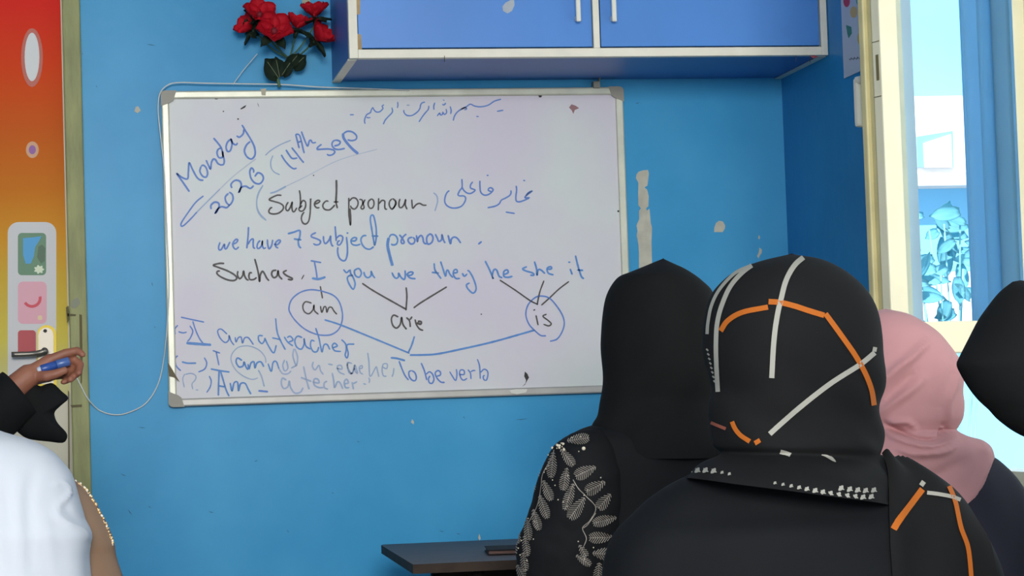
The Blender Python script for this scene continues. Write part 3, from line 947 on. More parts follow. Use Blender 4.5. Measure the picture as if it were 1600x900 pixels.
# white cable running round the board
b = bmesh.new()
P = [(640, 141), (560, 138), (500, 136), (440, 132), (380, 131), (320, 130), (280, 129), (262, 133), (250, 146), (247, 170), (250, 205), (256, 260), (259, 320), (262, 390),
     (264, 450), (261, 510), (256, 560), (247, 600), (228, 630), (200, 645), (178, 648), (155, 641), (138, 624), (128, 606), (122, 594), (118, 585)]
pts = []
for x, y in P:
    near = y < 560 or x > 262
    pts.append(U(x, y, -0.027 if near else (-0.0275 if x < 142 else -0.006)))
tube(b, smooth_path(pts, n=6), 0.0017, 8)
tag(obj('cable', b, M_cable, smooth=True), 'thin white cable looping around the whiteboard top left corner to the door frame', 'cable')

# ------------------------------------------------------------------ wall cabinet
CX0, CX1, CZ, CDp = 0.5550*SC, 1.6238*SC - 0.001, 0.7514*SC + CAM.z, 0.3539*SC
CT = 2.62
cab = empty('wall_cabinet', ((CX0 + CX1)/2, -0.01, CZ), 'blue two door wall cabinet with cream edging above the whiteboard', 'cabinet')
b = bmesh.new()
box(b, CX0, CX0 + 0.018, -CDp + 0.003, -0.001, CZ, CT)
box(b, CX1 - 0.018, CX1, -CDp + 0.003, -0.001, CZ, CT)
box(b, CX0 + 0.018, CX1 - 0.018, -CDp + 0.003, -0.001, CZ + 0.002, CZ + 0.02)
box(b, CX0 + 0.018, CX1 - 0.018, -CDp + 0.003, -0.001, CT - 0.018, CT)
box(b, CX0 + 0.018, CX1 - 0.018, -0.012, -0.001, CZ + 0.02, CT - 0.018)
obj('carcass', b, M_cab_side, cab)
TWd = 0.0215


def trimbar(x0, x1, z0, z1, y0=-CDp - 0.0205, y1=-CDp + 0.003):
    b = bmesh.new()
    box(b, x0, x1, y0, y1, z0, z1, 0.0015)
    obj('edge_trim', b, M_trim, cab)


xm = U(929, 40, -CDp).x
trimbar(CX0, CX0 + TWd, CZ, CT)
trimbar(CX1 - TWd*0.8, CX1, CZ, CT)
trimbar(CX0 + TWd, CX1 - TWd*0.8, CZ, CZ + TWd)
trimbar(xm - 0.008, xm + 0.008, CZ + TWd, CT)
trimbar(CX0 + TWd, CX1 - TWd*0.8, CT - TWd, CT)
b = bmesh.new()
obox(b, Vector((CX0, 0, CZ)), Vector((1, 0, 0)), Vector((0, 1, 0)), Vector((0, 0, 1)), -0.0012, 0.020, -CDp + 0.003, -0.002, -0.0015, 0.002)
obj('edge_trim', b, M_trim, cab)
b = bmesh.new()
box(b, CX1 - 0.018, CX1 + 0.0003, -CDp + 0.003, -0.002, CZ - 0.0015, CZ + 0.001)
obj('edge_trim', b, M_trim, cab)
for x0, x1, hx, hpx in ((CX0 + TWd + 0.002, xm - 0.0095, 904, 0), (xm + 0.012, CX1 - TWd*0.8 - 0.002, 960, 1)):
    b = bmesh.new()
    box(b, x0, x1, -CDp - 0.013, -CDp + 0.002, CZ + TWd + 0.004, CT - TWd - 0.003, 0.001)
    d = obj('door', b, M_cab, cab)
    b = bmesh.new()
    h = U(hx, 34, -CDp - 0.035)
    box(b, h.x - 0.006, h.x + 0.006, -CDp - 0.040, -CDp - 0.030, h.z, h.z + 0.22, 0.003)
    box(b, h.x - 0.005, h.x + 0.005, -CDp - 0.031, -CDp - 0.0125, h.z + 0.004, h.z + 0.016, 0.001)
    box(b, h.x - 0.005, h.x + 0.005, -CDp - 0.031, -CDp - 0.0125, h.z + 0.20, h.z + 0.212, 0.001)
    obj('handle', b, M_handle, d)
    if hpx == 0:
        yd = -CDp - 0.0131
        patch('chipped_spot', [(785, 10), (790, 4), (798, 0), (803, -2), (804, 8), (800, 17), (793, 21), (786, 17)], yd, M_greychip, d, 0.0004)
        patch('worn_edge', [(554, -10), (563, -10), (562.5, 22), (555, 24)], yd, M_chip, d, 0.0004)
        patch('worn_edge', [(554, 52), (564, 54), (566, 85), (555, 86)], yd, M_chip, d, 0.0004)
patch('red_scratch', [(1266, 88), (1272, 86), (1279, 89), (1271, 91)], -CDp - 0.0206, mat('scratch_red', (150, 60, 70), 0.6), cab, 0.0004)
for x in (694, 1243, 1265):
    patch('joint_line', [(x, 87), (x + 1, 87), (x + 1, 97), (x, 97)], -CDp - 0.0206, M_dark, cab, 0.0003)

# ------------------------------------------------------------------ artificial flowers
flow = empty('flower_spray', U(437, 135, -0.03), 'artificial red flowers with dark leaves standing above the whiteboard corner', 'flowers')


def petal(bm, c, out, up, L, W, curl, mi=0, cup=0.25):
    side = out.cross(up).normalized()
    n, m_ = 7, 6
    g = []
    for i in range(n + 1):
        t = i/n
        wv = W*(math.sin(math.pi*min(1, 0.12 + 0.80*t))**0.7)*(1 if t < 0.99 else 0.7)
        row = []
        for j in range(m_ + 1):
            s = (j/m_)*2 - 1
            p = c + out*(L*t) + up*(curl*L*t*t + cup*W*s*s) + side*(wv*s*0.5) - out*(0.10*L*s*s*t)
            p += up*0.002*math.sin(s*7 + t*5)
            row.append(bm.verts.new(p))
        g.append(row)
    for i in range(n):
        for j in range(m_):
            f = bm.faces.new((g[i][j], g[i][j + 1], g[i + 1][j + 1], g[i + 1][j]))
            f.material_index = mi
            f.smooth = True


def flower(px, py, Y, R, axis, np_=5, spread=1.0, rot=0.3, cal=True):
    c = U(px, py, Y)
    ax = Vector(axis).normalized()
    e1 = ax.orthogonal().normalized()
    e2 = ax.cross(e1)
    R *= 1.1
    b = bmesh.new()
    for layer, (sc, lift) in enumerate(((1.0, 0.22),)):
        for k in range(np_):
            a = rot + 2*math.pi*(k + 0.5*layer)/np_
            o = (e1*math.cos(a) + e2*math.sin(a))
            o2 = (o*spread + ax*(lift + (1 - spread)*0.8)).normalized()
            petal(b, c + ax*0.003*layer, o2, (ax - o2*ax.dot(o2)).normalized(), R*sc, R*0.98*sc, 0.26, 0, 0.2)
    bmesh.ops.solidify(b, geom=b.faces[:], thickness=0.0008)
    fl = obj('flower', b, M_red, flow, True)
    b = bmesh.new()
    ball(b, c + ax*0.006, R*0.17, seg=10, rings=6)
    obj('flower_centre', b, mat('centre_red', (120, 20, 34), 0.7), fl, True)
    if cal:
        b = bmesh.new()
        for k in range(5):
            a = rot + 2*math.pi*(k + 0.5)/5
            o = (e1*math.cos(a) + e2*math.sin(a))
            o2 = (o*spread - ax*0.10).normalized()
            petal(b, c - ax*0.008, o2, (ax - o2*ax.dot(o2)).normalized(), R*0.95, R*0.5, 0.05)
        tube(b, [c - ax*0.026, c - ax*0.004], [0.004, 0.008], 8)
        bmesh.ops.solidify(b, geom=b.faces[:], thickness=0.0006)
        obj('calyx', b, M_leaf, fl, True)
    return c - ax*0.02


joint = U(452, 92, -0.035)
fl_list = [flower(405, 26, -0.080, 0.046, (0.15, -0.75, 0.65), rot=0.2), flower(392, 46, -0.060, 0.040, (-0.75, -0.40, 0.5), spread=0.75, rot=0.9),
           flower(428, 51, -0.115, 0.050, (0.05, -0.85, 0.5), rot=0.6), flower(464, 44, -0.070, 0.042, (0.25, -0.1, 0.95), spread=0.8, rot=0.4),
           flower(492, 26, -0.075, 0.044, (-0.05, -0.25, 0.95), spread=0.8, rot=0.1), flower(494, 62, -0.085, 0.048, (0.66, -0.35, 0.62), spread=0.78, rot=0.5)]
base = U(437, 136, -0.026)
b = bmesh.new()
tube(b, smooth_path([base, U(433, 118, -0.03), U(440, 105, -0.04), joint], n=5), [0.0045]*16, 8)
for q in fl_list:
    tube(b, smooth_path([joint, (joint + q)/2 + Vector((0, 0.012, -0.006)), q], n=5), 0.0022, 6)
obj('stem', b, M_stem, flow, True)
for (x0, y0, x1, y1, W, nz) in ((435, 122, 414, 94, 0.052, 0.1), (437, 120, 431, 90, 0.040, -0.15), (440, 118, 455, 95, 0.032, 0.2), (458, 106, 478, 88, 0.040, 0.0), (450, 104, 466, 84, 0.03, 0.3)):
    p0, p1 = U(x0, y0, -0.035), U(x1, y1, -0.055)
    b = bmesh.new()
    o = (p1 - p0)
    L = o.length
    o.normalize()
    up = Vector((nz, -1, 0.2))
    up = (up - o*up.dot(o)).normalized()
    petal(b, p0, o, up, L*1.08, W*1.12, 0.08, 0, 0.12)
    bmesh.ops.solidify(b, geom=b.faces[:], thickness=0.0008)
    lf = obj('leaf', b, M_leaf, flow, True)
    b = bmesh.new()
    tube(b, [p0 + up*0.002, (p0 + p1)/2 + up*0.005, p1*0.9 + p0*0.1 + up*0.007], 0.0009, 5)
    obj('leaf_vein', b, mat('vein', (116, 126, 96), 0.6), lf)
b = bmesh.new()
tube(b, [U(402, 84, -0.03), U(380, 110, -0.02), U(364, 132, -0.0255)], 0.0011, 6)
tag(obj('thread', b, M_cable), 'white thread from the red flowers down to the board edge', 'thread')
b = bmesh.new()
p0, p1 = U(472, -6, -0.0005), U(485, 11, -0.0005)
box(b, p0.x, p1.x, -0.0015, -0.0003, p1.z, p0.z)
tag(obj('tape_strip', b, mat('tan_tape', (168, 158, 128), 0.5)), 'tan tape strip on the wall above the red flowers', 'tape')

# ------------------------------------------------------------------ poster on the right wall
pz0 = UX(1335, 116, XR).z
pz1 = pz0 + 0.42
py0, py1 = UX(1318, 60, XR).y, UX(1318, 60, XR).y - 0.24
b = bmesh.new()
box(b, XR - 0.003, XR - 0.0005, py1, py0, pz0, pz1)
wp = obj('wall_poster', b, mat('poster_white', (206, 204, 212), 0.6))
tag(wp, 'white poster with coloured petals on the right wall beside the window', 'poster')


def wpatch(name, pts, col):
    b = bmesh.new()
    poly(b, [UX(x, y, XR - 0.0031) for x, y in pts], 0, Vector((-0.0004, 0, 0)))
    bmesh.ops.recalc_face_normals(b, faces=b.faces)
    obj(name, b, mat('pp_%d_%d_%d' % col, col, 0.6), wp)


wpatch('printed_petal', ell(1323, 2, 5, 9), (206, 50, 80))
wpatch('printed_petal', ell(1334, 19, 5.5, 9), (222, 178, 110))
wpatch('printed_petal', ell(1346, 20, 5, 9), (228, 176, 186))
wpatch('printed_petal', ell(1344, 2, 6, 7), (70, 150, 160))
wpatch('printed_petal', [(1322, 39), (1330, 42), (1331, 52), (1326, 60), (1324, 52)], (56, 138, 112))
wpatch('printed_petal', ell(1344, 60, 4, 10), (214, 178, 70))
b = bmesh.new()
for k in range(5):
    x = 1327 + k*5
    P = [(x, 92 - k*0.6), (x + 1.5, 94 - k*0.6), (x + 3, 90 - k*0.6), (x + 4, 93 - k*0.6)]
    for a, c in zip(P[:-1], P[1:]):
        tube(b, [UX(*a, XR - 0.0034), UX(*c, XR - 0.0034)], 0.0008, 4)
obj('poster_writing', b, mat('grey_ink', (110, 110, 120), 0.7), wp)

# ------------------------------------------------------------------ window in the right wall
win = struct(empty('window_1', (XR + 0.06, -1.9, SILL)))
b = bmesh.new()
fx0, fx1 = XR + 0.02, XR + 0.09
box(b, fx0, fx1, JN, JF, SILL, SILL + 0.03)
box(b, fx0, fx1, JN, JF, HEAD - 0.04, HEAD)
box(b, fx0, fx1, JF - 0.02, JF, SILL + 0.03, HEAD - 0.04)
box(b, fx0, fx1, JN, JN + 0.04, SILL + 0.03, HEAD - 0.04)
for y in (-1.66, -2.02, -2.6):
    box(b, fx0, fx1, y, y + 0.05, SILL + 0.03, HEAD - 0.04)
obj('window_frame', b, M_cream, win)
b = bmesh.new()
box(b, XR - 0.03, XR + WT + 0.02, JN, JF, SILL - 0.03, SILL, 0.004)
obj('window_sill', b, M_cream, win)
b = bmesh.new()
box(b, XR - 0.002, XR + WT, JF - 0.006, JF, SILL + 0.001, HEAD)
box(b, XR - 0.002, XR + WT, JN, JN + 0.006, SILL + 0.001, HEAD)
obj('reveal_lining', b, mat('reveal_grey', (186, 206, 218), 0.6, var=0.05), win)
# open casement seen nearly face on
FI = math.radians(15)
ex = Vector((math.cos(FI), math.sin(FI), 0))
ey = Vector((-math.sin(FI), math.cos(FI), 0))
ez = Vector((0, 0, 1))
SO = U(1385, 300, -6.05 + 4.35)
SO.z = 0
zs0 = U(1450, 552, SO.y).z
zs1 = HEAD - 0.06
SWd = (XR + 0.03 - SO.x)/math.cos(FI)
ST = 0.066
stile = 0.041
sash = empty('open_sash', (SO.x, SO.y, zs0))
sash.parent = win
sash.matrix_parent_inverse = Matrix.Translation(-win.location)


def sbox(name, m, x0, x1, y0, y1, z0, z1, bev=0.003, parent=None):
    b = bmesh.new()
    obox(b, SO, ex, ey, ez, x0, x1, y0, y1, z0, z1, bev)
    o = obj(name, b, m)
    o.parent = sash
    o.matrix_parent_inverse = Matrix.Translation(-sash.location - win.location + win.location)
    return o


def skid(o):
    o.parent = sash
    o.matrix_parent_inverse = Matrix.Translation(-sash.location)
    return o


for args in (('stile', M_cream, 0, stile, 0, 0.030, zs0, zs1), ('stile', M_cream, SWd - stile, SWd, 0, ST, zs0, zs1),
             ('bottom_rail', M_cream, stile, SWd - stile, 0.002, ST - 0.004, zs0, zs0 + 0.062), ('top_rail', M_cream, stile, SWd - stile, 0.002, ST - 0.004, zs1 - 0.06, zs1),
             ('edge_bead', M_cream_shaded, 0.003, stile, 0.030, 0.048, zs0, zs1), ('edge_bead', M_cream_shaded, -0.006, stile, 0.048, ST, zs0, zs1)):
    n, m = args[:2]
    b = bmesh.new()
    obox(b, SO, ex, ey, ez, *args[2:], 0.003)
    skid(obj(n, b, m))
b = bmesh.new()
obox(b, SO, ex, ey, ez, stile - 0.003, SWd - stile + 0.003, 0.022, 0.026, zs0 + 0.06, zs1 - 0.058)
skid(obj('glass_pane', b, M_glass))
zl = U(1377, 100, SO.y).z
b = bmesh.new()
obox(b, SO, ex, ey, ez, -0.0008, 0.0015, 0.008, 0.017, zl - 0.03, zl + 0.02)
obox(b, SO, ex, ey, ez, -0.0008, 0.0015, 0.003, 0.028, zl + 0.045, zl + 0.0465)
obox(b, SO, ex, ey, ez, -0.0008, 0.0015, 0.003, 0.028, zl - 0.062, zl - 0.0605)
skid(obj('lock_slot', b, mat('slot_brown', (120, 108, 70), 0.6)))
# lever handle on the far face
zh0, zh1 = U(1338, 112, SO.y).z, U(1336, 188, SO.y).z
b = bmesh.new()
obox(b, SO, ex, ey, ez, 0.012, 0.034, ST, ST + 0.05, zh0 - 0.010, zh0 + 0.006, 0.004)
obox(b, SO, ex, ey, ez, 0.012, 0.034, ST + 0.036, ST + 0.056, zh1, zh0 + 0.004, 0.006)
skid(obj('handle', b, mat('handle_white', (206, 202, 188), 0.25)))
# curtain beside the middle of the opening
b = bmesh.new()
ya, yb = UX(1514, 300, XR - 0.03).y, UX(1592, 300, XR - 0.03).y
n = 60
zt, zb_ = HEAD + 0.04, 1.16
rows = []
for i in range(n + 1):
    t = i/n
    rows.append([bm_v for bm_v in (b.verts.new((XR - 0.035 + 0.014*math.sin(t*math.pi*7), ya + (yb - ya)*t, zb_ + (zt - zb_)*j/10)) for j in range(11))])
for i in range(n):
    for j in range(10):
        f = b.faces.new((rows[i][j], rows[i + 1][j], rows[i + 1][j + 1], rows[i][j + 1]))
        f.smooth = True
bmesh.ops.solidify(b, geom=b.faces[:], thickness=0.001)
cur = obj('curtain', b, M_curtain)
tag(cur, 'narrow blue curtain hanging behind the open window sash', 'curtain')
b = bmesh.new()
tube(b, [Vector((XR - 0.035, JF + 0.05, HEAD + 0.05)), Vector((XR - 0.035, JN - 0.05, HEAD + 0.05))], 0.008, 10)
for y in (JF + 0.03, JN - 0.03):
    tube(b, [Vector((XR, y, HEAD + 0.05)), Vector((XR - 0.035, y, HEAD + 0.05))], 0.006, 8)
o = obj('curtain_rod', b, M_steel, cur)

# ------------------------------------------------------------------ outdoors
b = bmesh.new()
box(b, XR + WT, 14, -8, 16, -0.12, -0.02)
struct(obj('ground_courtyard', b, M_ground))
YO = 7.0
nb = empty('street_building', U(1480, 640, YO), 'sunlit blue and white building seen through the window', 'building')
b = bmesh.new()
zA, zB, zC, zD = U(1480, 150, YO).z, U(1480, 272, YO).z, U(1480, 292, YO).z, -0.05
xa, xb = 3.2, 9.0
box(b, xa, xb, YO + 0.4, YO + 0.7, zA - 0.4, 9.0)
box(b, xa, xb, YO + 0.1, YO + 0.7, zD, zC)
obj('blue_wall', b, M_out_b, nb)
b = bmesh.new()
box(b, xa, xb, YO, YO + 0.39, zB, zA)
obj('white_wall', b, M_out_w, nb)
b = bmesh.new()
box(b, xa, xb, YO - 0.1, YO + 0.3, zC, zB)
obj('ledge', b, M_out_g, nb)
b = bmesh.new()
p0, p1 = U(1431, 207, YO), U(1492, 262, YO)
poly(b, [U(x, y, YO) for x, y in ((1431, 214), (1487, 205), (1488, 262), (1432, 262))], 0, Vector((0, -0.02, 0)))
bmesh.ops.recalc_face_normals(b, faces=b.faces)
wn = obj('window', b, M_out_d, nb)
b = bmesh.new()
poly(b, [U(x, y, YO - 0.021) for x, y in ((1442, 224), (1484, 210), (1486, 262), (1444, 262))], 0, Vector((0, -0.02, 0)))
bmesh.ops.recalc_face_normals(b, faces=b.faces)
obj('white_blind', b, M_out_w, wn)
# low white garden wall
b = bmesh.new()
YG = 3.4
box(b, 2.4, 7.0, YG, YG + 0.15, -0.05, U(1480, 425, YG).z)
gw = obj('garden_wall', b, M_out_w)
b = bmesh.new()
box(b, 2.4, 7.0, YG - 0.02, YG - 0.001, -0.05, U(1480, 540, YG).z)
obj('blue_dado', b, M_out_b, gw)
tag(gw, 'low white and blue garden wall outside behind the leafy plant', 'wall')
# plant
plant = empty('leafy_plant', U(1500, 600, 1.6) * 1.0, 'leafy green plant growing outside the window', 'plant')
plant.location.z = -0.02
b = bmesh.new()
stems = []
bx, by = U(1490, 600, 1.6).x, 1.6
tops = [U(x, y, 1.6 + dy) for x, y, dy in ((1430, 380, 0), (1452, 360, 0.1), (1475, 350, 0.05), (1500, 345, 0), (1525, 360, 0.1), (1560, 350, 0.0), (1440, 440, -0.1), (1470, 430, -0.1),
                                           (1505, 420, -0.1), (1445, 475, -0.15), (1425, 410, -0.1), (1540, 400, -0.05))]
for t in tops:
    tube(b, smooth_path([Vector((bx, by, 0)), Vector((bx*0.6 + t.x*0.4, by, t.z*0.6)), t], n=4), 0.003, 6)
obj('stem', b, M_outleaf, plant, True)
rng = random.Random(3)
for i in range(56):
    t = tops[i % len(tops)]
    c = t + Vector((rng.uniform(-0.07, 0.07), rng.uniform(-0.08, 0.08), rng.uniform(-0.14, 0.05)))
    b = bmesh.new()
    a = rng.uniform(0, 6.28)
    o = Vector((math.cos(a), rng.uniform(-0.4, 0.2), math.sin(a)*0.6 - 0.25)).normalized()
    up = Vector((rng.uniform(-0.3, 0.3), -1, 0.3))
    up = (up - o*up.dot(o)).normalized()
    petal(b, c, o, up, rng.uniform(0.07, 0.13), rng.uniform(0.035, 0.055), 0.1, 0, 0.1)
    bmesh.ops.solidify(b, geom=b.faces[:], thickness=0.0008)
    obj('leaf', b, M_outleaf, plant, True)

# ------------------------------------------------------------------ desk
ZD = 0.75
d0 = UZ(645, 882, ZD)
d1 = UZ(594, 851, ZD)
desk = empty('school_desk', (d0.x + 0.3, (d0.y + d1.y)/2, 0), 'grey topped school desk in front of the person in plain black headscarf', 'desk')
yf, yb2 = d0.y, d1.y
dx0 = (d0.x + d1.x)/2
b = bmesh.new()
DW = 0.80
pts = [(d0.x, yf), (d0.x + DW, yf), (d1.x + DW + 0.0, yb2), (d1.x + 0.008, yb2 + 0.0), (d1.x, yb2 - 0.02)]
poly(b, [Vector((x, y, ZD)) for x, y in pts], 0, Vector((0, 0, -0.02)))
bmesh.ops.recalc_face_normals(b, faces=b.faces)
for f in b.faces:
    f.material_index = 0 if f.normal.z > 0.9 else 1
obj('desk_top', b, [M_desk, M_desk_e], desk)
for x, y in ((dx0 + 0.14, yf + 0.08), (dx0 + DW - 0.06, yf + 0.08), (dx0 + 0.14, yb2 - 0.05), (dx0 + DW - 0.06, yb2 - 0.05)):
    b = bmesh.new()
    tube(b, [Vector((x, y, 0)), Vector((x, y, ZD - 0.02))], 0.014, 10)
    obj('leg', b, M_steel, desk, True)
b = bmesh.new()
box(b, dx0 + 0.14, dx0 + DW - 0.06, yb2 - 0.06, yb2 - 0.045, 0.45, ZD - 0.021)
obj('modesty_panel', b, M_desk_e, desk)
nb0 = UZ(757, 853, ZD + 0.012)
nk = empty('notebook', (nb0.x + 0.1, nb0.y - 0.07, ZD), 'black covered notebook lying on the grey school desk', 'notebook')
b = bmesh.new()
nx = Vector((math.cos(-0.12), math.sin(-0.12), 0))
ny = Vector((-nx.y, nx.x, 0))
obox(b, Vector((nb0.x, nb0.y, ZD)), nx, ny, ez, 0, 0.2, -0.16, 0, 0.0095, 0.012, 0.0006)
obox(b, Vector((nb0.x, nb0.y, ZD)), nx, ny, ez, 0, 0.2, -0.16, 0, 0.0006, 0.003, 0.0006)
obj('cover', b, M_note, nk)
b = bmesh.new()
obox(b, Vector((nb0.x, nb0.y, ZD)), nx, ny, ez, 0.003, 0.196, -0.157, -0.002, 0.003, 0.0095)
obj('pages', b, mat('pages_brown', (96, 70, 64), 0.8), nk)


# ------------------------------------------------------------------ people
def limb(bm, p, q, r1, r2, n=6, seg=14):
    P = [Vector(p).lerp(Vector(q), i/n) for i in range(n + 1)]
    R = [r1 + (r2 - r1)*i/n for i in range(n + 1)]
    tube(bm, P, R, seg)
    ball(bm, P[0], r1, seg=seg, rings=8)
    ball(bm, P[-1], r2, seg=seg, rings=8)


def hand_simple(bm, wrist, d, n):
    """relaxed hand: palm, four fingers, thumb"""
    d = Vector(d).normalized()
    n = Vector(n)
    n = (n - d*n.dot(d)).normalized()
    s = d.cross(n)
    w = Vector(wrist)
    for k in range(4):
        o = (k - 1.5)*0.019
        limb(bm, w + s*o*0.5, w + d*0.085 + s*o, 0.014, 0.011, 4, 8)
        kn = w + d*0.085 + s*o
        L = (0.066, 0.078, 0.072, 0.056)[k]
        limb(bm, kn, kn + d*L*0.55 - n*0.008, 0.0095, 0.0085, 3, 8)
        limb(bm, kn + d*L*0.55 - n*0.008, kn + d*L - n*0.028, 0.0085, 0.007, 3, 8)
    t0 = w + d*0.03 - s*0.030
    limb(bm, w + d*0.015 - s*0.012, t0, 0.014, 0.012, 3, 8)
    limb(bm, t0, t0 + d*0.035 - s*0.020 - n*0.008, 0.012, 0.010, 3, 8)
    limb(bm, t0 + d*0.035 - s*0.020 - n*0.008, t0 + d*0.062 - s*0.022 - n*0.016, 0.010, 0.008, 3, 8)


def remeshed(bm, voxel):
    me = bpy.data.meshes.new('tmp')
    bm.to_mesh(me)
    bm.free()
    o = bpy.data.objects.new('tmp', me)
    COL.objects.link(o)
    m = o.modifiers.new('r', 'REMESH')
    m.mode = 'VOXEL'
    m.voxel_size = voxel
    s = o.modifiers.new('s', 'SMOOTH')
    s.iterations = 4
    s.factor = 0.5
    dg = bpy.context.evaluated_depsgraph_get()
    ev = o.evaluated_get(dg)
    out = bmesh.new()
    out.from_mesh(ev.to_mesh())
    ev.to_mesh_clear()
    bpy.data.objects.remove(o)
    bpy.data.meshes.remove(me)
    return out


def body_shapes(bm, head, hr, chest_z, x, y, seated=True, arms=True, narrow=1.0):
    """head centre, head radius, shoulder height; facing +y"""
    hx, hy, hz = head
    ball(bm, (hx, hy, hz), hr, 0.86, 1.0, 1.12, 20, 14)
    ball(bm, (hx, hy + hr*0.35, hz - hr*0.55), hr*0.62, 0.9, 0.9, 0.9, 16, 10)          # jaw
    limb(bm, (hx, hy + hr*0.95, hz + hr*0.05), (hx, hy + hr*1.12, hz - hr*0.28), hr*0.08, hr*0.14, 3, 8)   # nose
    limb(bm, (hx - hr*0.16, hy + hr*0.92, hz - hr*0.52), (hx + hr*0.16, hy + hr*0.92, hz - hr*0.52), hr*0.07, hr*0.07, 3, 8)  # lips
    for s in (-1, 1):
        ball(bm, (hx + s*hr*0.86, hy, hz - hr*0.05), hr*0.22, 0.4, 0.8, 1.2, 10, 8)     # ears
        limb(bm, (hx + s*hr*0.16, hy + hr*0.93, hz + hr*0.20), (hx + s*hr*0.52, hy + hr*0.80, hz + hr*0.20), hr*0.09, hr*0.08, 3, 8)  # brows
    limb(bm, (hx, hy - 0.01, hz - hr*0.6), (x, y - 0.015, chest_z), 0.050, 0.058)
    pz = 0.50 if seated else 0.93
    limb(bm, (x, y, chest_z - 0.09), (x, y, pz + 0.12), 0.105, 0.10, 8, 20)
    for s in (-1, 1):
        limb(bm, (x + s*0.05, y, chest_z - 0.10), (x + s*0.08, y, pz + 0.06), 0.085, 0.095, 8, 16)
        sh = Vector((x + s*0.150*narrow, y, chest_z - 0.06))
        limb(bm, (x + s*0.04, y, chest_z - 0.02), sh, 0.055, 0.052)
        hip = Vector((x + s*0.09, y, pz))
        if seated:
            kn = hip + Vector((s*0.02, 0.40, 0.0))
            an = Vector((kn.x, kn.y - 0.02, 0.09))
        else:
            kn = Vector((hip.x, y + 0.01, 0.50))
            an = Vector((hip.x, y - 0.01, 0.09))
        limb(bm, hip, kn, 0.082, 0.056)
        limb(bm, kn, an, 0.054, 0.036)
        limb(bm, an + Vector((0, -0.02, -0.05)), an + Vector((s*0.02, 0.15, -0.06)), 0.034, 0.026)
        if arms is True or arms == s:
            el = sh + Vector((s*0.05, 0.06, -0.25))
            wr_ = el + Vector((-s*0.06, 0.20, 0.03 if seated else 0.0))
            limb(bm, sh, el, 0.046, 0.036)
            limb(bm, el, wr_, 0.036, 0.024)
            hand_simple(bm, wr_, (-s*0.3, 1, -0.05), (0, 0, 1))


def noise_fold(freq, amp, seed):
    def f(th, t, p):
        return amp*noise.noise(Vector((p.x*freq[0] + seed, p.y*freq[1], p.z*freq[2] + seed)))
    return f


def ridges(base, specs):
    """cloth folds running along paths seen in the photograph, added to a base fold function"""
    paths = [([(q.x, q.y) for q in smooth_path(pts, 5)], sg, am) for pts, sg, am in specs]

    def f(th, t, p):
        o = base(th, t, p)
        if math.sin(th) > 0.25:
            return o
        d = p - CAM
        z = d.dot(w_)
        x, y = 800 + FPX*d.dot(r_)/z, 450 - FPX*d.dot(u_)/z
        for pts, sg, am in paths:
            n = len(pts)
            best, bi = 1e9, 0
            for i, (a, c) in enumerate(pts):
                q = (x - a)**2 + (y - c)**2
                if q < best:
                    best, bi = q, i
            if best < 9*sg*sg:
                e = math.sin(math.pi*(bi + 0.5)/n)**0.5
                o += am*e*math.exp(-best/(sg*sg))
        return o
    return f


def open_face(bm, zmin, zmax, y0):
    """cut the face opening of a headscarf (front, away from the camera)"""
    bm.normal_update()
    kill = [f for f in bm.faces if f.normal.y > 0.72 and zmin < f.calc_center_median().z < zmax and f.calc_center_median().y > y0]
    bmesh.ops.delete(bm, geom=kill, context='FACES')


def skirt_rings(bm_rows, x, y, half, zt):
    pass


def W(x, y, z):
    return Vector((x, y, z))


# ---------- A: black headscarf, embroidered sleeve
YA = -1.5
cA = U(1030, 530, YA)
person = empty('person', (cA.x, YA, 0), 'person in plain black headscarf and leaf embroidered black dress, seen from behind before the board', 'person', 'women seated in class')
persons = {'A': person}


def make_body(root, head, hr, chest_z, x, y, seated=True, voxel=0.009, narrow=1.0):
    b = bmesh.new()
    body_shapes(b, head, hr, chest_z, x, y, seated, narrow=narrow)
    b = remeshed(b, voxel)
    return obj('body', b, M_skin, root, True)


make_body(person, (cA.x + 0.005, YA + 0.01, cA.z + 0.01), 0.088, U(1030, 690, YA).z, cA.x, YA + 0.01)


def foldA(th, t, p):
    a = 0.006*noise.noise(Vector((p.x*9, p.y*9, p.z*5)))
    a += 0.004*math.sin((p.x - p.z*0.9)*60)*max(0, min(1, (t - 0.25)*3))*(0.5 + 0.5*noise.noise(Vector((p.x*6, 3, p.z*6))))
    return a


ringsA = [(1035, 404, 1037, 404, 0.004, 0.0), (1017, 411, 1051, 412, 0.03, 0), (1000, 418, 1066, 420, 0.055, 0), (983, 425, 1080, 429, 0.074, 0), (965, 434, 1095, 440, 0.088, 0), (950, 460, 1112, 457, 0.098, 0),
          (943, 495, 1120, 490, 0.106, 0), (941, 530, 1124, 530, 0.108, 0), (942, 567, 1124, 567, 0.106, 0), (941, 600, 1120, 600, 0.100, 0), (940, 625, 1116, 625, 0.095, 0.0),
          (937, 648, 1118, 648, 0.094, -0.005), (929, 662, 1128, 662, 0.098, -0.005), (924, 676, 1146, 676, 0.104, -0.005), (926, 700, 1160, 698, 0.112, -0.008), (930, 716, 1160, 714, 0.114, -0.01)]
b = loft(ringsA, YA, seg=110, k=5, fold=foldA, cap_bot=False)
open_face(b, cA.z - 0.075, cA.z + 0.075, YA)
obj('headscarf', b, M_black, person, True)
# dress
def foldD(seed, amp=0.006):
    def f(th, t, p):
        return amp*noise.noise(Vector((p.x*7 + seed, p.y*7, p.z*2.5))) + amp*0.6*math.sin(th*9 + 3*noise.noise(Vector((seed, p.z*3, 0))))*min(1, t*2)
    return f


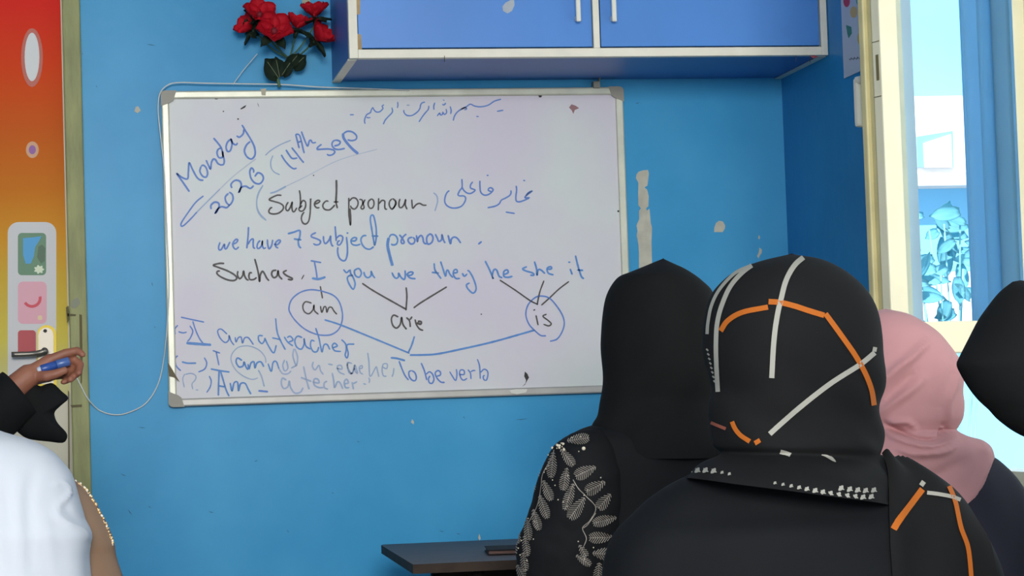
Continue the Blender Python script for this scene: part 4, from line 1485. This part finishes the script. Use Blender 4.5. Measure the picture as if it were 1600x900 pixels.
ringsD = [(990, 655, 1085, 655, 0.055, 0), (930, 664, 1120, 668, 0.075, 0), (897, 677, 1160, 682, 0.09, 0), (874, 694, 1195, 702, 0.10, 0), (866, 735, 1210, 735, 0.108, 0),
          (868, 800, 1210, 800, 0.11, 0), (872, 860, 1200, 860, 0.115, 0.005), (876, 920, 1196, 920, 0.125, 0.01)]
rw = [(U(a, b_, YA), U(c, d, YA), ry, yo) for a, b_, c, d, ry, yo in ringsD]
xL, xR_ = rw[-1][0].x, rw[-1][1].x
rw += [(W(xL - 0.02, YA, 0.62), W(xR_ + 0.02, YA, 0.62), 0.17, 0.05), (W(xL - 0.04, YA, 0.52), W(xR_ + 0.04, YA, 0.52), 0.32, 0.21), (W(xL - 0.04, YA, 0.40), W(xR_ + 0.04, YA, 0.40), 0.34, 0.24),
       (W(xL - 0.05, YA, 0.15), W(xR_ + 0.05, YA, 0.15), 0.35, 0.27), (W(xL - 0.06, YA, 0.004), W(xR_ + 0.06, YA, 0.004), 0.36, 0.28)]
b = loft_w(rw, seg=100, k=5, fold=foldD(1.3))
dress = obj('dress', b, M_blackd, person, True)
# left sleeve with embroidery
ES = [((880, 690), 0.020), ((876, 702), 0.042), ((872, 730), 0.053), ((868, 770), 0.058), ((862, 810), 0.060), ((856, 850), 0.062), ((850, 890), 0.060), ((846, 930), 0.058)]
b = bmesh.new()
rs = []
for (xl, xr, y, ry) in ((900, 926, 672, 0.02), (882, 938, 679, 0.04), (859, 950, 695, 0.06), (846, 958, 718, 0.072), (836, 966, 747, 0.08), (826, 968, 784, 0.084), (816, 968, 816, 0.084), (806, 968, 836, 0.084),
                        (800, 968, 858, 0.084), (801, 966, 885, 0.082), (802, 962, 905, 0.08), (806, 950, 940, 0.074)):
    rs.append((xl, y, xr, y, ry, -0.045))
b = loft(rs, YA, seg=80, k=6, fold=lambda th, t, p: 0.004*noise.noise(Vector((p.x*14, p.y*14, p.z*8))) + 0.003*noise.noise(Vector((p.x*40, 2, p.z*40))))
bv = bvh_of(b)
Zs = lambda x, y: (780 + x/3.4625, 640 + y/3.4625)
rng = random.Random(11)
leaves = [(430, 165, 105, -8, 50), (372, 262, 100, 52, 46), (290, 305, 125, 96, 46), (252, 245, 65, 120, 30), (465, 338, 108, 155, 60), (357, 380, 110, 100, 46), (518, 420, 104, 150, 60),
          (265, 440, 105, 68, 44), (378, 475, 135, 108, 46), (420, 535, 125, 125, 60), (565, 497, 92, 130, 56), (245, 530, 118, 72, 46), (205, 600, 105, 75, 42), (160, 650, 110, 84, 38),
          (150, 740, 100, 82, 36), (140, 825, 92, 80, 36), (565, 600, 115, 165, 52), (545, 692, 112, 178, 56), (552, 780, 88, 5, 60), (535, 872, 80, 95, 50), (455, 815, 85, 35, 36),
          (190, 415, 62, 96, 26), (85, 760, 92, 100, 34), (212, 350, 56, 120, 26), (168, 485, 56, 100, 24), (120, 872, 64, 60, 40), (452, 765, 66, 60, 36), (110, 700, 50, 100, 24), (300, 860, 1, 0, 1)]
for cx, cy, L, ang, wd in leaves[:-1]:
    L, wd = L*1.1, wd*1.16
    a = math.radians(ang)
    d = Vector((math.cos(a), math.sin(a)))
    nn = Vector((-d.y, d.x))
    c = Vector((cx, cy))
    nb_ = max(5, int(L/11.5))
    for s in (-1, 1):
        for i in range(nb_):
            t = (i + 0.3)/nb_
            w0 = wd*0.5*math.sin(math.pi*(0.08 + 0.84*t))**0.8
            p0 = c + d*(L*(t - 0.5) - L*0.04)
            p1 = p0 + nn*s*w0 + d*w0*0.75
            on_ribbon(b, bv, [Zs(*p0), Zs(*((p0 + p1)/2)), Zs(*p1)], 1.3, 1, step=2.5, off=0.0022, smooth=False, mid=0.0008)
    on_ribbon(b, bv, [Zs(*(c - d*L*0.5)), Zs(*c), Zs(*(c + d*L*0.5))], 1.0, 1, step=3, off=0.002)
for st in ([(400, 380), (430, 430), (470, 470), (520, 530), (490, 600), (450, 640), (470, 700), (440, 770)], [(520, 560), (480, 620), (455, 640)], [(300, 220), (290, 260), (240, 350), (230, 420), (210, 520), (160, 620)]):
    on_ribbon(b, bv, [Zs(*p) for p in st], 1.2, 1, off=0.002)
for k in range(60):
    x, y = (318 + rng.uniform(-35, 35), 190 + rng.uniform(-30, 30)) if k < 26 else rng.choice(leaves[:-1])[:2]
    if k >= 26:
        x += rng.uniform(-60, 60)
        y += rng.uniform(-60, 60)
    p = project(bv, *Zs(x, y), 0.001)
    if p is not None and k < 60:
        ball(b, p, 0.0028 if k < 10 else 0.0014, seg=6, rings=4, mi=2)
p = project(bv, *Zs(457, 212), 0.001)
if p:
    ball(b, p, 0.004, seg=8, rings=6, mi=2)
obj('sleeve', b, [M_blackd, M_emb, M_bead], person, True, 'black sleeve covered in silver leaf embroidery')

# ---------- B: patterned scarf
YBp = -2.65
cB = U(1240, 545, YBp)
pB = empty('person', (cB.x, YBp, 0), 'person in black headscarf striped with orange and white, largest figure seen from behind', 'person', 'women seated in class')
make_body(pB, (cB.x, YBp + 0.01, cB.z + 0.005), 0.095, U(1245, 735, YBp).z, U(1245, 735, YBp).x, YBp + 0.01)


def foldB(th, t, p):
    a = 0.005*noise.noise(Vector((p.x*8 + 4, p.y*8, p.z*6)))
    k_ = max(0, min(1, (t - 0.3)*2))
    a += 0.0035*k_*math.sin((p.x*0.8 + p.z)*75 + 2*noise.noise(Vector((p.x*5, p.y*5, p.z*5))))
    return a


ringsB = [(1228, 398, 1246, 398, 0.005, 0), (1187, 408, 1285, 406, 0.045, 0), (1153, 422, 1317, 423, 0.075, 0), (1128, 443, 1343, 446, 0.096, 0), (1112, 466, 1359, 469, 0.108, 0),
          (1105, 492, 1368, 494, 0.116, 0), (1102, 522, 1372, 522, 0.122, 0), (1103, 552, 1375, 550, 0.122, 0), (1107, 580, 1379, 580, 0.118, 0), (1113, 608, 1378, 606, 0.112, 0),
          (1110, 632, 1373, 632, 0.106, 0), (1110, 655, 1372, 652, 0.102, 0.0), (1110, 680, 1378, 676, 0.103, 0), (1114, 697, 1379, 698, 0.104, -0.002), (1124, 706, 1374, 714, 0.096, -0.002),
          (1120, 712, 1366, 726, 0.102, -0.012), (1098, 721, 1368, 742, 0.120, -0.03), (1074, 734, 1371, 764, 0.135, -0.04), (1063, 746, 1372, 787, 0.142, -0.045)]
b = loft(ringsB, YBp, seg=130, k=5, fold=foldB, cap_bot=False)
open_face(b, cB.z - 0.08, cB.z + 0.08, YBp)
bv = bvh_of(b)
Z3 = lambda L: [(1090 + x/3.103, 390 + y/3.103) for x, y in L]
on_ribbon(b, bv, Z3([(440, 32), (330, 50), (240, 98), (168, 172), (125, 260), (100, 350), (93, 450), (95, 560), (102, 690)]), 7, 1)
on_ribbon(b, bv, Z3([(250, 85), (180, 120), (110, 195), (72, 270), (55, 350), (50, 410)]), 5, 1)
on_ribbon(b, bv, Z3([(520, 36), (470, 80), (430, 150), (405, 240), (385, 330), (370, 450), (360, 622)]), 8, 1)
on_ribbon(b, bv, Z3([(115, 395), (150, 345), (220, 305), (342, 280)]), 8, 2)
on_ribbon(b, bv, Z3([(345, 254), (400, 258), (470, 275), (540, 298), (612, 320)]), 8.5, 2)
on_ribbon(b, bv, Z3([(618, 312), (690, 410), (760, 510), (810, 600), (840, 680), (852, 755)]), 8, 2, taper=False)
on_ribbon(b, bv, Z3([(855, 500), (780, 560), (640, 650), (500, 760), (420, 830), (350, 895)]), 8, 1)
on_ribbon(b, bv, Z3([(845, 482), (864, 486)]), 7, 1)
on_ribbon(b, bv, Z3([(68, 838), (100, 852), (140, 868)]), 5, 3)
Z4 = lambda L: [(1040 + x/3.461, 640 + y/3.461) for x, y in L]
on_ribbon(b, bv, Z4([(362, 65), (380, 105), (410, 140), (458, 172)]), 7, 2)
on_ribbon(b, bv, Z4([(484, 182), (512, 166)]), 7, 2)
on_ribbon(b, bv, Z4([(620, 228), (650, 236), (676, 246)]), 9, 1)
on_ribbon(b, bv, Z4([(842, 244), (880, 258), (920, 288)]), 6, 1, taper=True)
# houndstooth border along the lower edge
edge = [(1066, 742), (1085, 741), (1109, 741), (1132, 745), (1156, 750), (1202, 759), (1257, 769), (1300, 777), (1343, 782), (1366, 781)]
ep = smooth_path(edge, 3)
d_acc = 0
for i in range(1, len(ep)):
    d_acc += (ep[i] - ep[i - 1]).length
    if d_acc < 10:
        continue
    d_acc = 0
    x, y = ep[i].x, ep[i].y
    hgt = 0
    if x < 1148:
        hgt = 10 if x < 1125 else 5
    elif x > 1210:
        hgt = 5 + 22*((x - 1210)/155)**1.8
    if hgt <= 0:
        continue
    for row in range(1 + int(hgt > 14)):
        yy = y - 5 - row*10
        xx = x + row*4
        s = min(1, hgt/9)
        on_ribbon(b, bv, [(xx - 4*s, yy + 3.5*s), (xx, yy), (xx + 3*s, yy - 4*s)], 5*s + 1, 1, step=1.5, taper=True)
        on_ribbon(b, bv, [(xx - 3*s, yy - 3*s), (xx, yy), (xx + 5*s, yy + 2.5*s)], 2.4*s + 0.6, 1, step=1.5, taper=True)
for i in range(8):
    x, y = 1105 + i*1.6, 575 + i*7 - 30
    on_ribbon(b, bv, [(x, y), (x + 3, y + 3)], 2.5, 1, step=1.5)
obj('headscarf', b, [M_scarf, M_str_w, M_str_o, M_str_p], pB, True, 'dark headscarf with orange and cream stripes and houndstooth border')
ringsT = [(1180, 712, 1330, 704, 0.055, 0), (1110, 730, 1376, 710, 0.07, 0), (1058, 752, 1418, 728, 0.085, 0), (1018, 778, 1474, 758, 0.105, 0), (988, 806, 1503, 784, 0.122, 0),
          (962, 835, 1525, 812, 0.142, 0), (948, 870, 1548, 850, 0.148, 0), (942, 915, 1568, 905, 0.15, 0), (936, 1000, 1580, 1000, 0.15, 0.0)]
rw = [(U(a, b_, YBp), U(c, d, YBp), ry, yo) for a, b_, c, d, ry, yo in ringsT]
xL, xR_ = rw[-1][0].x, rw[-1][1].x
rw += [(W(xL, YBp, 0.62), W(xR_ - 0.02, YBp, 0.62), 0.18, 0.05), (W(xL, YBp, 0.52), W(xR_ - 0.02, YBp, 0.52), 0.32, 0.2), (W(xL, YBp, 0.40), W(xR_ - 0.02, YBp, 0.40), 0.34, 0.23),
       (W(xL - 0.02, YBp, 0.15), W(xR_, YBp, 0.15), 0.35, 0.25), (W(xL - 0.03, YBp, 0.004), W(xR_, YBp, 0.004), 0.36, 0.26)]
b = loft_w(rw, seg=120, k=5, fold=foldD(5.1, 0.004))
bvT = bvh_of(b)
obj('dress', b, M_blackd, pB, True)
# tail of the scarf thrown over the right shoulder
b = bmesh.new()
nU, nV = 30, 44
left = [(1376, 712), (1384, 740), (1386, 800), (1387, 850), (1391, 900), (1394, 935)]
right = [(1410, 723), (1470, 757), (1501, 783), (1524, 816), (1543, 850), (1552, 900)]
lp = interp([list(p) for p in left], 10)
rp = interp([list(p) for p in right], 10)
grid = []
for i in range(len(lp)):
    row = []
    for j in range(nU + 1):
        t = j/nU
        x = lp[i][0]*(1 - t) + rp[i][0]*t
        y = lp[i][1]*(1 - t) + rp[i][1]*t
        o = 0.003 + 0.006*math.sin(math.pi*min(1, t*6 + 0.12)/2) + 0.004*math.sin(t*9 + i*0.06)
        row.append(project(bvT, x, y, o))
    grid.append(row)
vg = [[b.verts.new(p) if p is not None else None for p in row] for row in grid]
for i in range(len(vg) - 1):
    for j in range(nU):
        q = (vg[i][j], vg[i][j + 1], vg[i + 1][j + 1], vg[i + 1][j])
        if all(q):
            b.faces.new(q)
bvS = bvh_of(b)
Z6 = lambda L: [(1340 + x/4.092, 680 + y/4.092) for x, y in L]
on_ribbon(b, bvS, Z6([(412, 350), (340, 440), (260, 550), (192, 670)]), 10, 2, off=0.002)
on_ribbon(b, bvS, Z6([(400, 306), (425, 324)]), 8, 1, off=0.002)
on_ribbon(b, bvS, Z6([(442, 372), (520, 382), (600, 398), (652, 418)]), 6, 1, off=0.002)
on_ribbon(b, bvS, Z6([(580, 330), (620, 430), (655, 590), (700, 720), (720, 900), (722, 960)]), 7, 2, off=0.002)
obj('scarf_tail', b, [M_scarf, M_str_w, M_str_o], pB, True, 'end of the striped scarf hanging over the right shoulder')

# ---------- C: pink headscarf
YC = -6.05 + 3.92
cC = U(1412, 575, YC)
pC = empty('person', (cC.x, YC, 0), 'person in dusty pink headscarf sitting beside the window', 'person', 'women seated in class')
make_body(pC, (cC.x, YC + 0.01, cC.z), 0.083, U(1420, 712, YC).z, U(1425, 700, YC).x, YC + 0.01, narrow=0.7)


def foldC(th, t, p):
    a = 0.005*noise.noise(Vector((p.x*10 + 9, p.y*10, p.z*7)))
    k_ = max(0, min(1, (t - 0.2)*2.5))
    a += 0.005*k_*noise.noise(Vector(((p.x - p.z*0.7)*26, p.y*4, (p.z + p.x*0.7)*5)))
    return a


ringsC = [(1376, 484, 1392, 484, 0.006, 0), (1350, 490, 1417, 491, 0.045, 0), (1332, 505, 1440, 504, 0.07, 0), (1322, 522, 1461, 520, 0.085, 0), (1316, 543, 1478, 541, 0.095, 0),
          (1313, 568, 1496, 566, 0.102, 0), (1313, 592, 1500, 590, 0.104, 0), (1315, 615, 1499, 613, 0.102, 0), (1318, 635, 1502, 632, 0.098, 0), (1322, 655, 1502, 652, 0.094, 0),
          (1328, 668, 1496, 666, 0.088, 0), (1328, 676, 1494, 672, 0.088, 0), (1318, 688, 1508, 680, 0.10, -0.004), (1305, 700, 1530, 687, 0.115, 0), (1298, 715, 1545, 698, 0.125, 0),
          (1300, 740, 1549, 718, 0.128, 0), (1310, 770, 1546, 742, 0.128, 0), (1325, 800, 1535, 778, 0.126, 0), (1340, 830, 1522, 812, 0.126, 0)]
Z5 = lambda L: [(1340 + x/3.6, 470 + y/3.6) for x, y in L]
b = loft(ringsC, YC, seg=190, k=7, cap_bot=False, fold=ridges(foldC, [
    (Z5([(130, 470), (220, 385), (310, 310), (400, 225)]), 7, 0.0132), (Z5([(150, 560), (230, 480), (330, 400)]), 9, -0.0088), (Z5([(120, 640), (200, 580), (300, 500), (370, 440)]), 7, 0.0088),
    (Z5([(150, 690), (230, 735), (320, 775), (430, 785), (520, 745)]), 5, -0.0176), (Z5([(150, 725), (260, 785), (400, 815), (540, 770)]), 6, 0.0154), (Z5([(180, 690), (280, 685), (320, 720)]), 5, 0.0110),
    (Z5([(530, 330), (545, 430), (505, 560), (510, 660)]), 6, 0.0088), (Z5([(480, 300), (470, 450), (440, 600)]), 12, 0.0066), (Z5([(500, 720), (470, 750), (480, 700)]), 4, -0.0110),
    (Z5([(220, 830), (330, 860), (470, 850), (560, 800)]), 6, 0.0110), (Z5([(700, 800), (725, 880), (690, 1000), (640, 1120)]), 7, 0.0110), (Z5([(300, 1000), (450, 980), (600, 900)]), 10, -0.0066)]))
open_face(b, cC.z - 0.06, cC.z + 0.06, YC)
bv = bvh_of(b)
Z5 = lambda L: [(1340 + x/3.6, 470 + y/3.6) for x, y in L]
obj('headscarf', b, M_pink, pC, True)
rw = [(U(1380, 705, YC), U(1470, 705, YC), 0.06, 0), (U(1320, 716, YC), U(1530, 708, YC), 0.09, 0), (U(1300, 740, YC), U(1562, 722, YC), 0.11, 0), (U(1295, 800, YC), U(1600, 770, YC), 0.118, 0), (U(1300, 880, YC), U(1616, 860, YC), 0.12, 0)]
xL, xR_ = rw[-1][0].x, rw[-1][1].x
rw += [(W(xL, YC, 0.62), W(xR_, YC, 0.62), 0.16, 0.04), (W(xL, YC, 0.52), W(xR_, YC, 0.52), 0.3, 0.18), (W(xL, YC, 0.40), W(xR_, YC, 0.40), 0.32, 0.21), (W(xL, YC, 0.004), W(xR_, YC, 0.004), 0.33, 0.24)]
obj('dress', loft_w(rw, seg=80, k=5, fold=foldD(7.7, 0.004)), M_navy, pC, True)

# ---------- D: black veil at the right edge
YDp = -6.05 + 3.2
cD = U(1600, 560, YDp)
pD = empty('person', (cD.x, YDp, 0), 'person in black veil at the right edge turned towards the board', 'person', 'women seated in class')
make_body(pD, (cD.x + 0.012, YDp, cD.z), 0.072, U(1800, 760, YDp).z, 1.61, YDp, narrow=0.55)
ringsV = [(1584, 440, 1606, 440, 0.006, 0), (1566, 456, 1640, 452, 0.04, 0), (1549, 479, 1664, 474, 0.065, 0), (1535, 500, 1680, 496, 0.078, 0), (1519, 531, 1690, 528, 0.085, 0), (1506, 556, 1694, 552, 0.086, 0),
          (1501, 569, 1695, 566, 0.086, 0), (1507, 584, 1695, 584, 0.085, 0), (1520, 606, 1693, 606, 0.082, 0), (1535, 625, 1690, 625, 0.078, 0), (1551, 640, 1692, 640, 0.075, 0), (1568, 658, 1715, 655, 0.078, 0),
          (1600, 680, 1790, 674, 0.09, 0), (1660, 705, 1960, 694, 0.105, 0), (1700, 735, 2025, 730, 0.11, 0)]
obj('veil', loft(ringsV, YDp, seg=100, k=5, fold=noise_fold((8, 8, 6), 0.004, 2.2), cap_bot=False), M_black, pD, True)
rw = [(U(1720, 715, YDp), U(1980, 700, YDp), 0.09, 0), (U(1710, 735, YDp), U(2020, 725, YDp), 0.105, 0), (U(1705, 790, YDp), U(2030, 790, YDp), 0.125, 0), (U(1705, 880, YDp), U(2035, 880, YDp), 0.13, 0)]
xL, xR_ = rw[-1][0].x, rw[-1][1].x
rw += [(W(xL, YDp, 0.62), W(xR_, YDp, 0.62), 0.15, 0.03), (W(xL, YDp, 0.52), W(xR_, YDp, 0.52), 0.22, 0.10), (W(xL, YDp, 0.40), W(xR_, YDp, 0.40), 0.24, 0.12), (W(xL, YDp, 0.004), W(xR_, YDp, 0.004), 0.26, 0.13)]
obj('dress', loft_w(rw, seg=80, k=5, fold=foldD(2.7, 0.003)), M_navy, pD, True)

# ---------- E: white shawl over tan dress, left edge
YE = -2.6
cE = U(-125, 570, YE)
pE = empty('person', (cE.x, YE, 0), 'person in white shawl and tan beaded dress at the left edge', 'person', 'women seated in class')
make_body(pE, (cE.x, YE, cE.z), 0.088, U(-125, 715, YE).z, cE.x, YE)


def mir(x):
    return -125 - (x + 125)


prof = [(-118, 430, .006), (-75, 440, .05), (-40, 458, .08), (-20, 485, .1), (-10, 520, .112), (-8, 560, .115), (-12, 600, .11), (-18, 640, .104), (-8, 668, .105), (52, 688, .12), (82, 704, .13), (99, 721, .138),
        (112, 738, .142), (119, 757, .145), (125, 780, .148), (134, 810, .152), (143, 832, .154), (141, 850, .154), (139, 870, .154), (141, 900, .155), (146, 960, .158), (150, 1010, .16)]


def foldE(th, t, p):
    return 0.003*noise.noise(Vector((p.x*9, p.y*9, p.z*3))) + 0.004*max(0, t - 0.4)*math.sin(th*11)


b = loft([(mir(x), y, x, y, ry, -0.02) for x, y, ry in prof], YE, seg=170, k=6, cap_bot=False, fold=ridges(foldE, [
    ([(86, 757), (96, 754), (104, 759), (107, 770), (99, 781), (90, 791), (88, 803), (97, 813), (110, 821), (124, 826), (134, 832), (139, 840)], 3.5, 0.0055),
    ([(100, 790), (106, 800), (116, 808), (128, 812)], 6, -0.0036), ([(50, 900), (48, 840), (46, 780), (54, 730)], 9, -0.0030), ([(20, 900), (14, 820), (10, 740)], 10, -0.0024),
    ([(84, 900), (78, 850), (70, 800)], 8, 0.0018)]))
open_face(b, cE.z - 0.07, cE.z + 0.07, YE)
bv = bvh_of(b)
obj('shawl', b, M_white, pE, True)
rows = [(60, 730, .10), (112, 748, .12), (124, 757, .125), (134, 765, .128), (147, 784, .13), (160, 808, .132), (171, 831, .134), (178, 852, .135), (180, 868, .135), (184, 884, .135), (190, 902, .135), (205, 960, .14)]
rw = [(U(mir(x), y, YE), U(x, y, YE), ry*0.75, 0.06) for x, y, ry in rows]
xL, xR_ = rw[-1][0].x, rw[-1][1].x
rw += [(W(xL, YE, 0.62), W(xR_ - 0.02, YE, 0.62), 0.16, 0.05), (W(xL, YE, 0.52), W(xR_ - 0.02, YE, 0.52), 0.3, 0.2), (W(xL, YE, 0.40), W(xR_ - 0.02, YE, 0.40), 0.33, 0.23), (W(xL - 0.02, YE, 0.004), W(xR_, YE, 0.004), 0.34, 0.25)]
obj('dress', loft_w(rw, seg=100, k=5, fold=foldD(4.4, 0.002)), M_brown, pE, True)
b = bmesh.new()
bp = smooth_path([U(x, y, YE + 0.05) for x, y in ((118, 753), (125, 757.5), (134, 765), (147, 784), (160, 808), (171, 831), (178, 852))], n=10)
rng = random.Random(5)
for i, p in enumerate(bp):
    ball(b, p + Vector((rng.uniform(-0.002, 0.001), -0.002, rng.uniform(-0.002, 0.002))), rng.choice((0.0014, 0.0020, 0.0026)), seg=6, rings=4, mi=0 if rng.random() < 0.65 else 1)
    ball(b, p + Vector((-0.006 + rng.uniform(-0.002, 0.001), -0.008, rng.uniform(-0.003, 0.001))), 0.0014, seg=6, rings=4, mi=0)
tb = obj('bead_trim', b, [M_gold, M_bead], pE, True)
tb['kind'] = 'stuff'

# ---------- T: teacher's arm with marker reaching in at the left
YT = -1.35
xT = -0.56
pT = empty('person', (xT, YT, 0), 'person in wide black sleeves holding out a blue marker beside the door', 'person')
b = bmesh.new()
body_shapes(b, (xT, YT, 1.53), 0.095, 1.40, xT, YT, seated=False, arms=-1)


def H(px, py, dy):
    return U(px, py, YT + dy)


wrist = H(44, 588, 0.0)
elbow = Vector((-0.30, YT - 0.03, 1.02))
limb(b, (xT + 0.155, YT, 1.345), elbow, 0.046, 0.038)
limb(b, elbow, wrist, 0.037, 0.024)


def chain(pts, rads):
    P = [H(*p) for p in pts]
    for i in range(len(P) - 1):
        limb(b, P[i], P[i + 1], rads[i], rads[i + 1], 4, 10)


# palm
for px, py, dy in ((78, 562, 0.004), (80, 571, 0.012), (79, 580, 0.016), (76, 588, 0.018)):
    limb(b, wrist, H(px, py, dy), 0.019, 0.012, 5, 12)
limb(b, wrist, H(66, 583, 0.010), 0.022, 0.020, 4, 12)
chain([(78, 562, 0.002), (102, 552, 0.0), (121, 548, -0.004), (129, 554, -0.012)], [0.0105, 0.0092, 0.0082, 0.0068])
chain([(80, 570, 0.014), (112, 560, 0.012), (125, 569, 0.002), (123, 583, -0.014)], [0.0105, 0.0095, 0.0085, 0.0072])
chain([(79, 580, 0.018), (108, 576, 0.016), (119, 584, 0.002), (110, 593, -0.016)], [0.0100, 0.0092, 0.0082, 0.0070])
chain([(76, 588, 0.018), (98, 586, 0.016), (109, 592, 0.004), (99, 597, -0.012)], [0.0090, 0.0082, 0.0074, 0.0062])
chain([(58, 588, -0.006), (72, 588, -0.020), (88, 584, -0.024), (101, 579, -0.024)], [0.0130, 0.0112, 0.0095, 0.0078])
b = remeshed(b, 0.0032)
obj('body', b, M_skin, pT, True)
# black sleeve: full from the shoulder with a hanging pointed cuff
b = bmesh.new()
P = [Vector((xT + 0.13, YT, 1.37)), Vector((xT + 0.19, YT - 0.01, 1.22)), elbow + Vector((0, 0, 0.0)), elbow.lerp(wrist, 0.5) + Vector((0, 0, -0.012)), elbow.lerp(wrist, 0.9) + Vector((0, 0, -0.018))]
PP = smooth_path(P, n=8)
tube(b, PP, [0.075 - 0.022*i/(len(PP) - 1) for i in range(len(PP))], 24)
out = [(52, 598), (63, 603), (72, 600), (83, 599), (96, 611), (107, 622), (96, 633), (86, 643), (86, 652), (91, 662), (103, 675), (105, 684), (98, 692), (76, 690), (57, 688), (40, 684), (24, 672), (10, 655), (14, 630), (30, 606)]
op = [(p.x, p.y) for p in smooth_path(out + [out[0]], n=3)][:-1]
cxm, cym = 62, 648
nr = 8
layers = {}
for side in (-1, 1):
    prevr = None
    for k_ in range(nr + 1):
        s = math.cos(math.pi/2*k_/nr)
        o = math.sin(math.pi/2*k_/nr)*0.022*side
        if k_ == 0 and side == 1:
            ring = layers['rim']
        elif k_ == nr:
            v = b.verts.new(H(cxm, cym, o))
            for i in range(len(prevr)):
                f = b.faces.new((prevr[i], prevr[(i + 1) % len(prevr)], v))
            break
        else:
            ring = [b.verts.new(H(cxm + (x - cxm)*s, cym + (y - cym)*s, o)) for x, y in op]
            if k_ == 0:
                layers['rim'] = ring
        if prevr:
            for i in range(len(ring)):
                b.faces.new((prevr[i], prevr[(i + 1) % len(ring)], ring[(i + 1) % len(ring)], ring[i]))
        prevr = ring
bmesh.ops.recalc_face_normals(b, faces=b.faces)
obj('sleeve', b, M_black, pT, True)
rw = [(W(xT - 0.06, YT, 1.46), W(xT + 0.06, YT, 1.46), 0.06, 0), (W(xT - 0.16, YT, 1.41), W(xT + 0.16, YT, 1.41), 0.09, 0), (W(xT - 0.21, YT, 1.33), W(xT + 0.20, YT, 1.33), 0.115, 0), (W(xT - 0.22, YT, 1.15), W(xT + 0.20, YT, 1.15), 0.125, 0),
      (W(xT - 0.21, YT, 0.9), W(xT + 0.20, YT, 0.9), 0.14, 0), (W(xT - 0.25, YT, 0.4), W(xT + 0.24, YT, 0.4), 0.18, 0.02), (W(xT - 0.28, YT, 0.004), W(xT + 0.27, YT, 0.004), 0.21, 0.03)]
obj('dress', loft_w(rw, seg=80, k=5, fold=foldD(8.4, 0.004)), M_blackd, pT, True)
rw = [(W(xT - 0.01, YT, 1.655), W(xT + 0.01, YT, 1.655), 0.01, 0), (W(xT - 0.07, YT, 1.64), W(xT + 0.07, YT, 1.64), 0.075, 0), (W(xT - 0.10, YT, 1.58), W(xT + 0.10, YT, 1.58), 0.112, 0), (W(xT - 0.105, YT, 1.5), W(xT + 0.105, YT, 1.5), 0.115, 0),
      (W(xT - 0.10, YT, 1.44), W(xT + 0.10, YT, 1.44), 0.10, 0), (W(xT - 0.17, YT, 1.38), W(xT + 0.17, YT, 1.38), 0.12, 0), (W(xT - 0.21, YT, 1.28), W(xT + 0.205, YT, 1.28), 0.135, 0)]
b = loft_w(rw, seg=80, k=5, fold=noise_fold((8, 8, 6), 0.004, 6.2), cap_bot=False)
open_face(b, 1.45, 1.60, YT)
obj('headscarf', b, M_black, pT, True)
# marker
mk = empty('marker_pen', H(80, 572, -0.012), 'blue marker pen held in the hand beside the door', 'marker')
b = bmesh.new()
m0, m1 = H(58, 579, -0.012), H(109, 564, -0.010)
dv = (m1 - m0)
tube(b, [m0 + dv*t for t in (0.12, 0.15, 0.62)], [0.0078, 0.0085, 0.0085], 16)
obj('barrel', b, mat('marker_blue', (44, 78, 150), 0.35), mk, True)
b = bmesh.new()
tube(b, [m0 + dv*t for t in (0.60, 0.62, 0.97, 1.0)], [0.0090, 0.0096, 0.0088, 0.0074], 16)
obj('cap', b, mat('marker_cap', (72, 100, 158), 0.3), mk, True)
b = bmesh.new()
tube(b, [m0 + dv*t for t in (0.0, 0.02, 0.13)], [0.0035, 0.0060, 0.0068], 14)
obj('end_plug', b, mat('marker_end', (196, 200, 210), 0.35), mk, True)
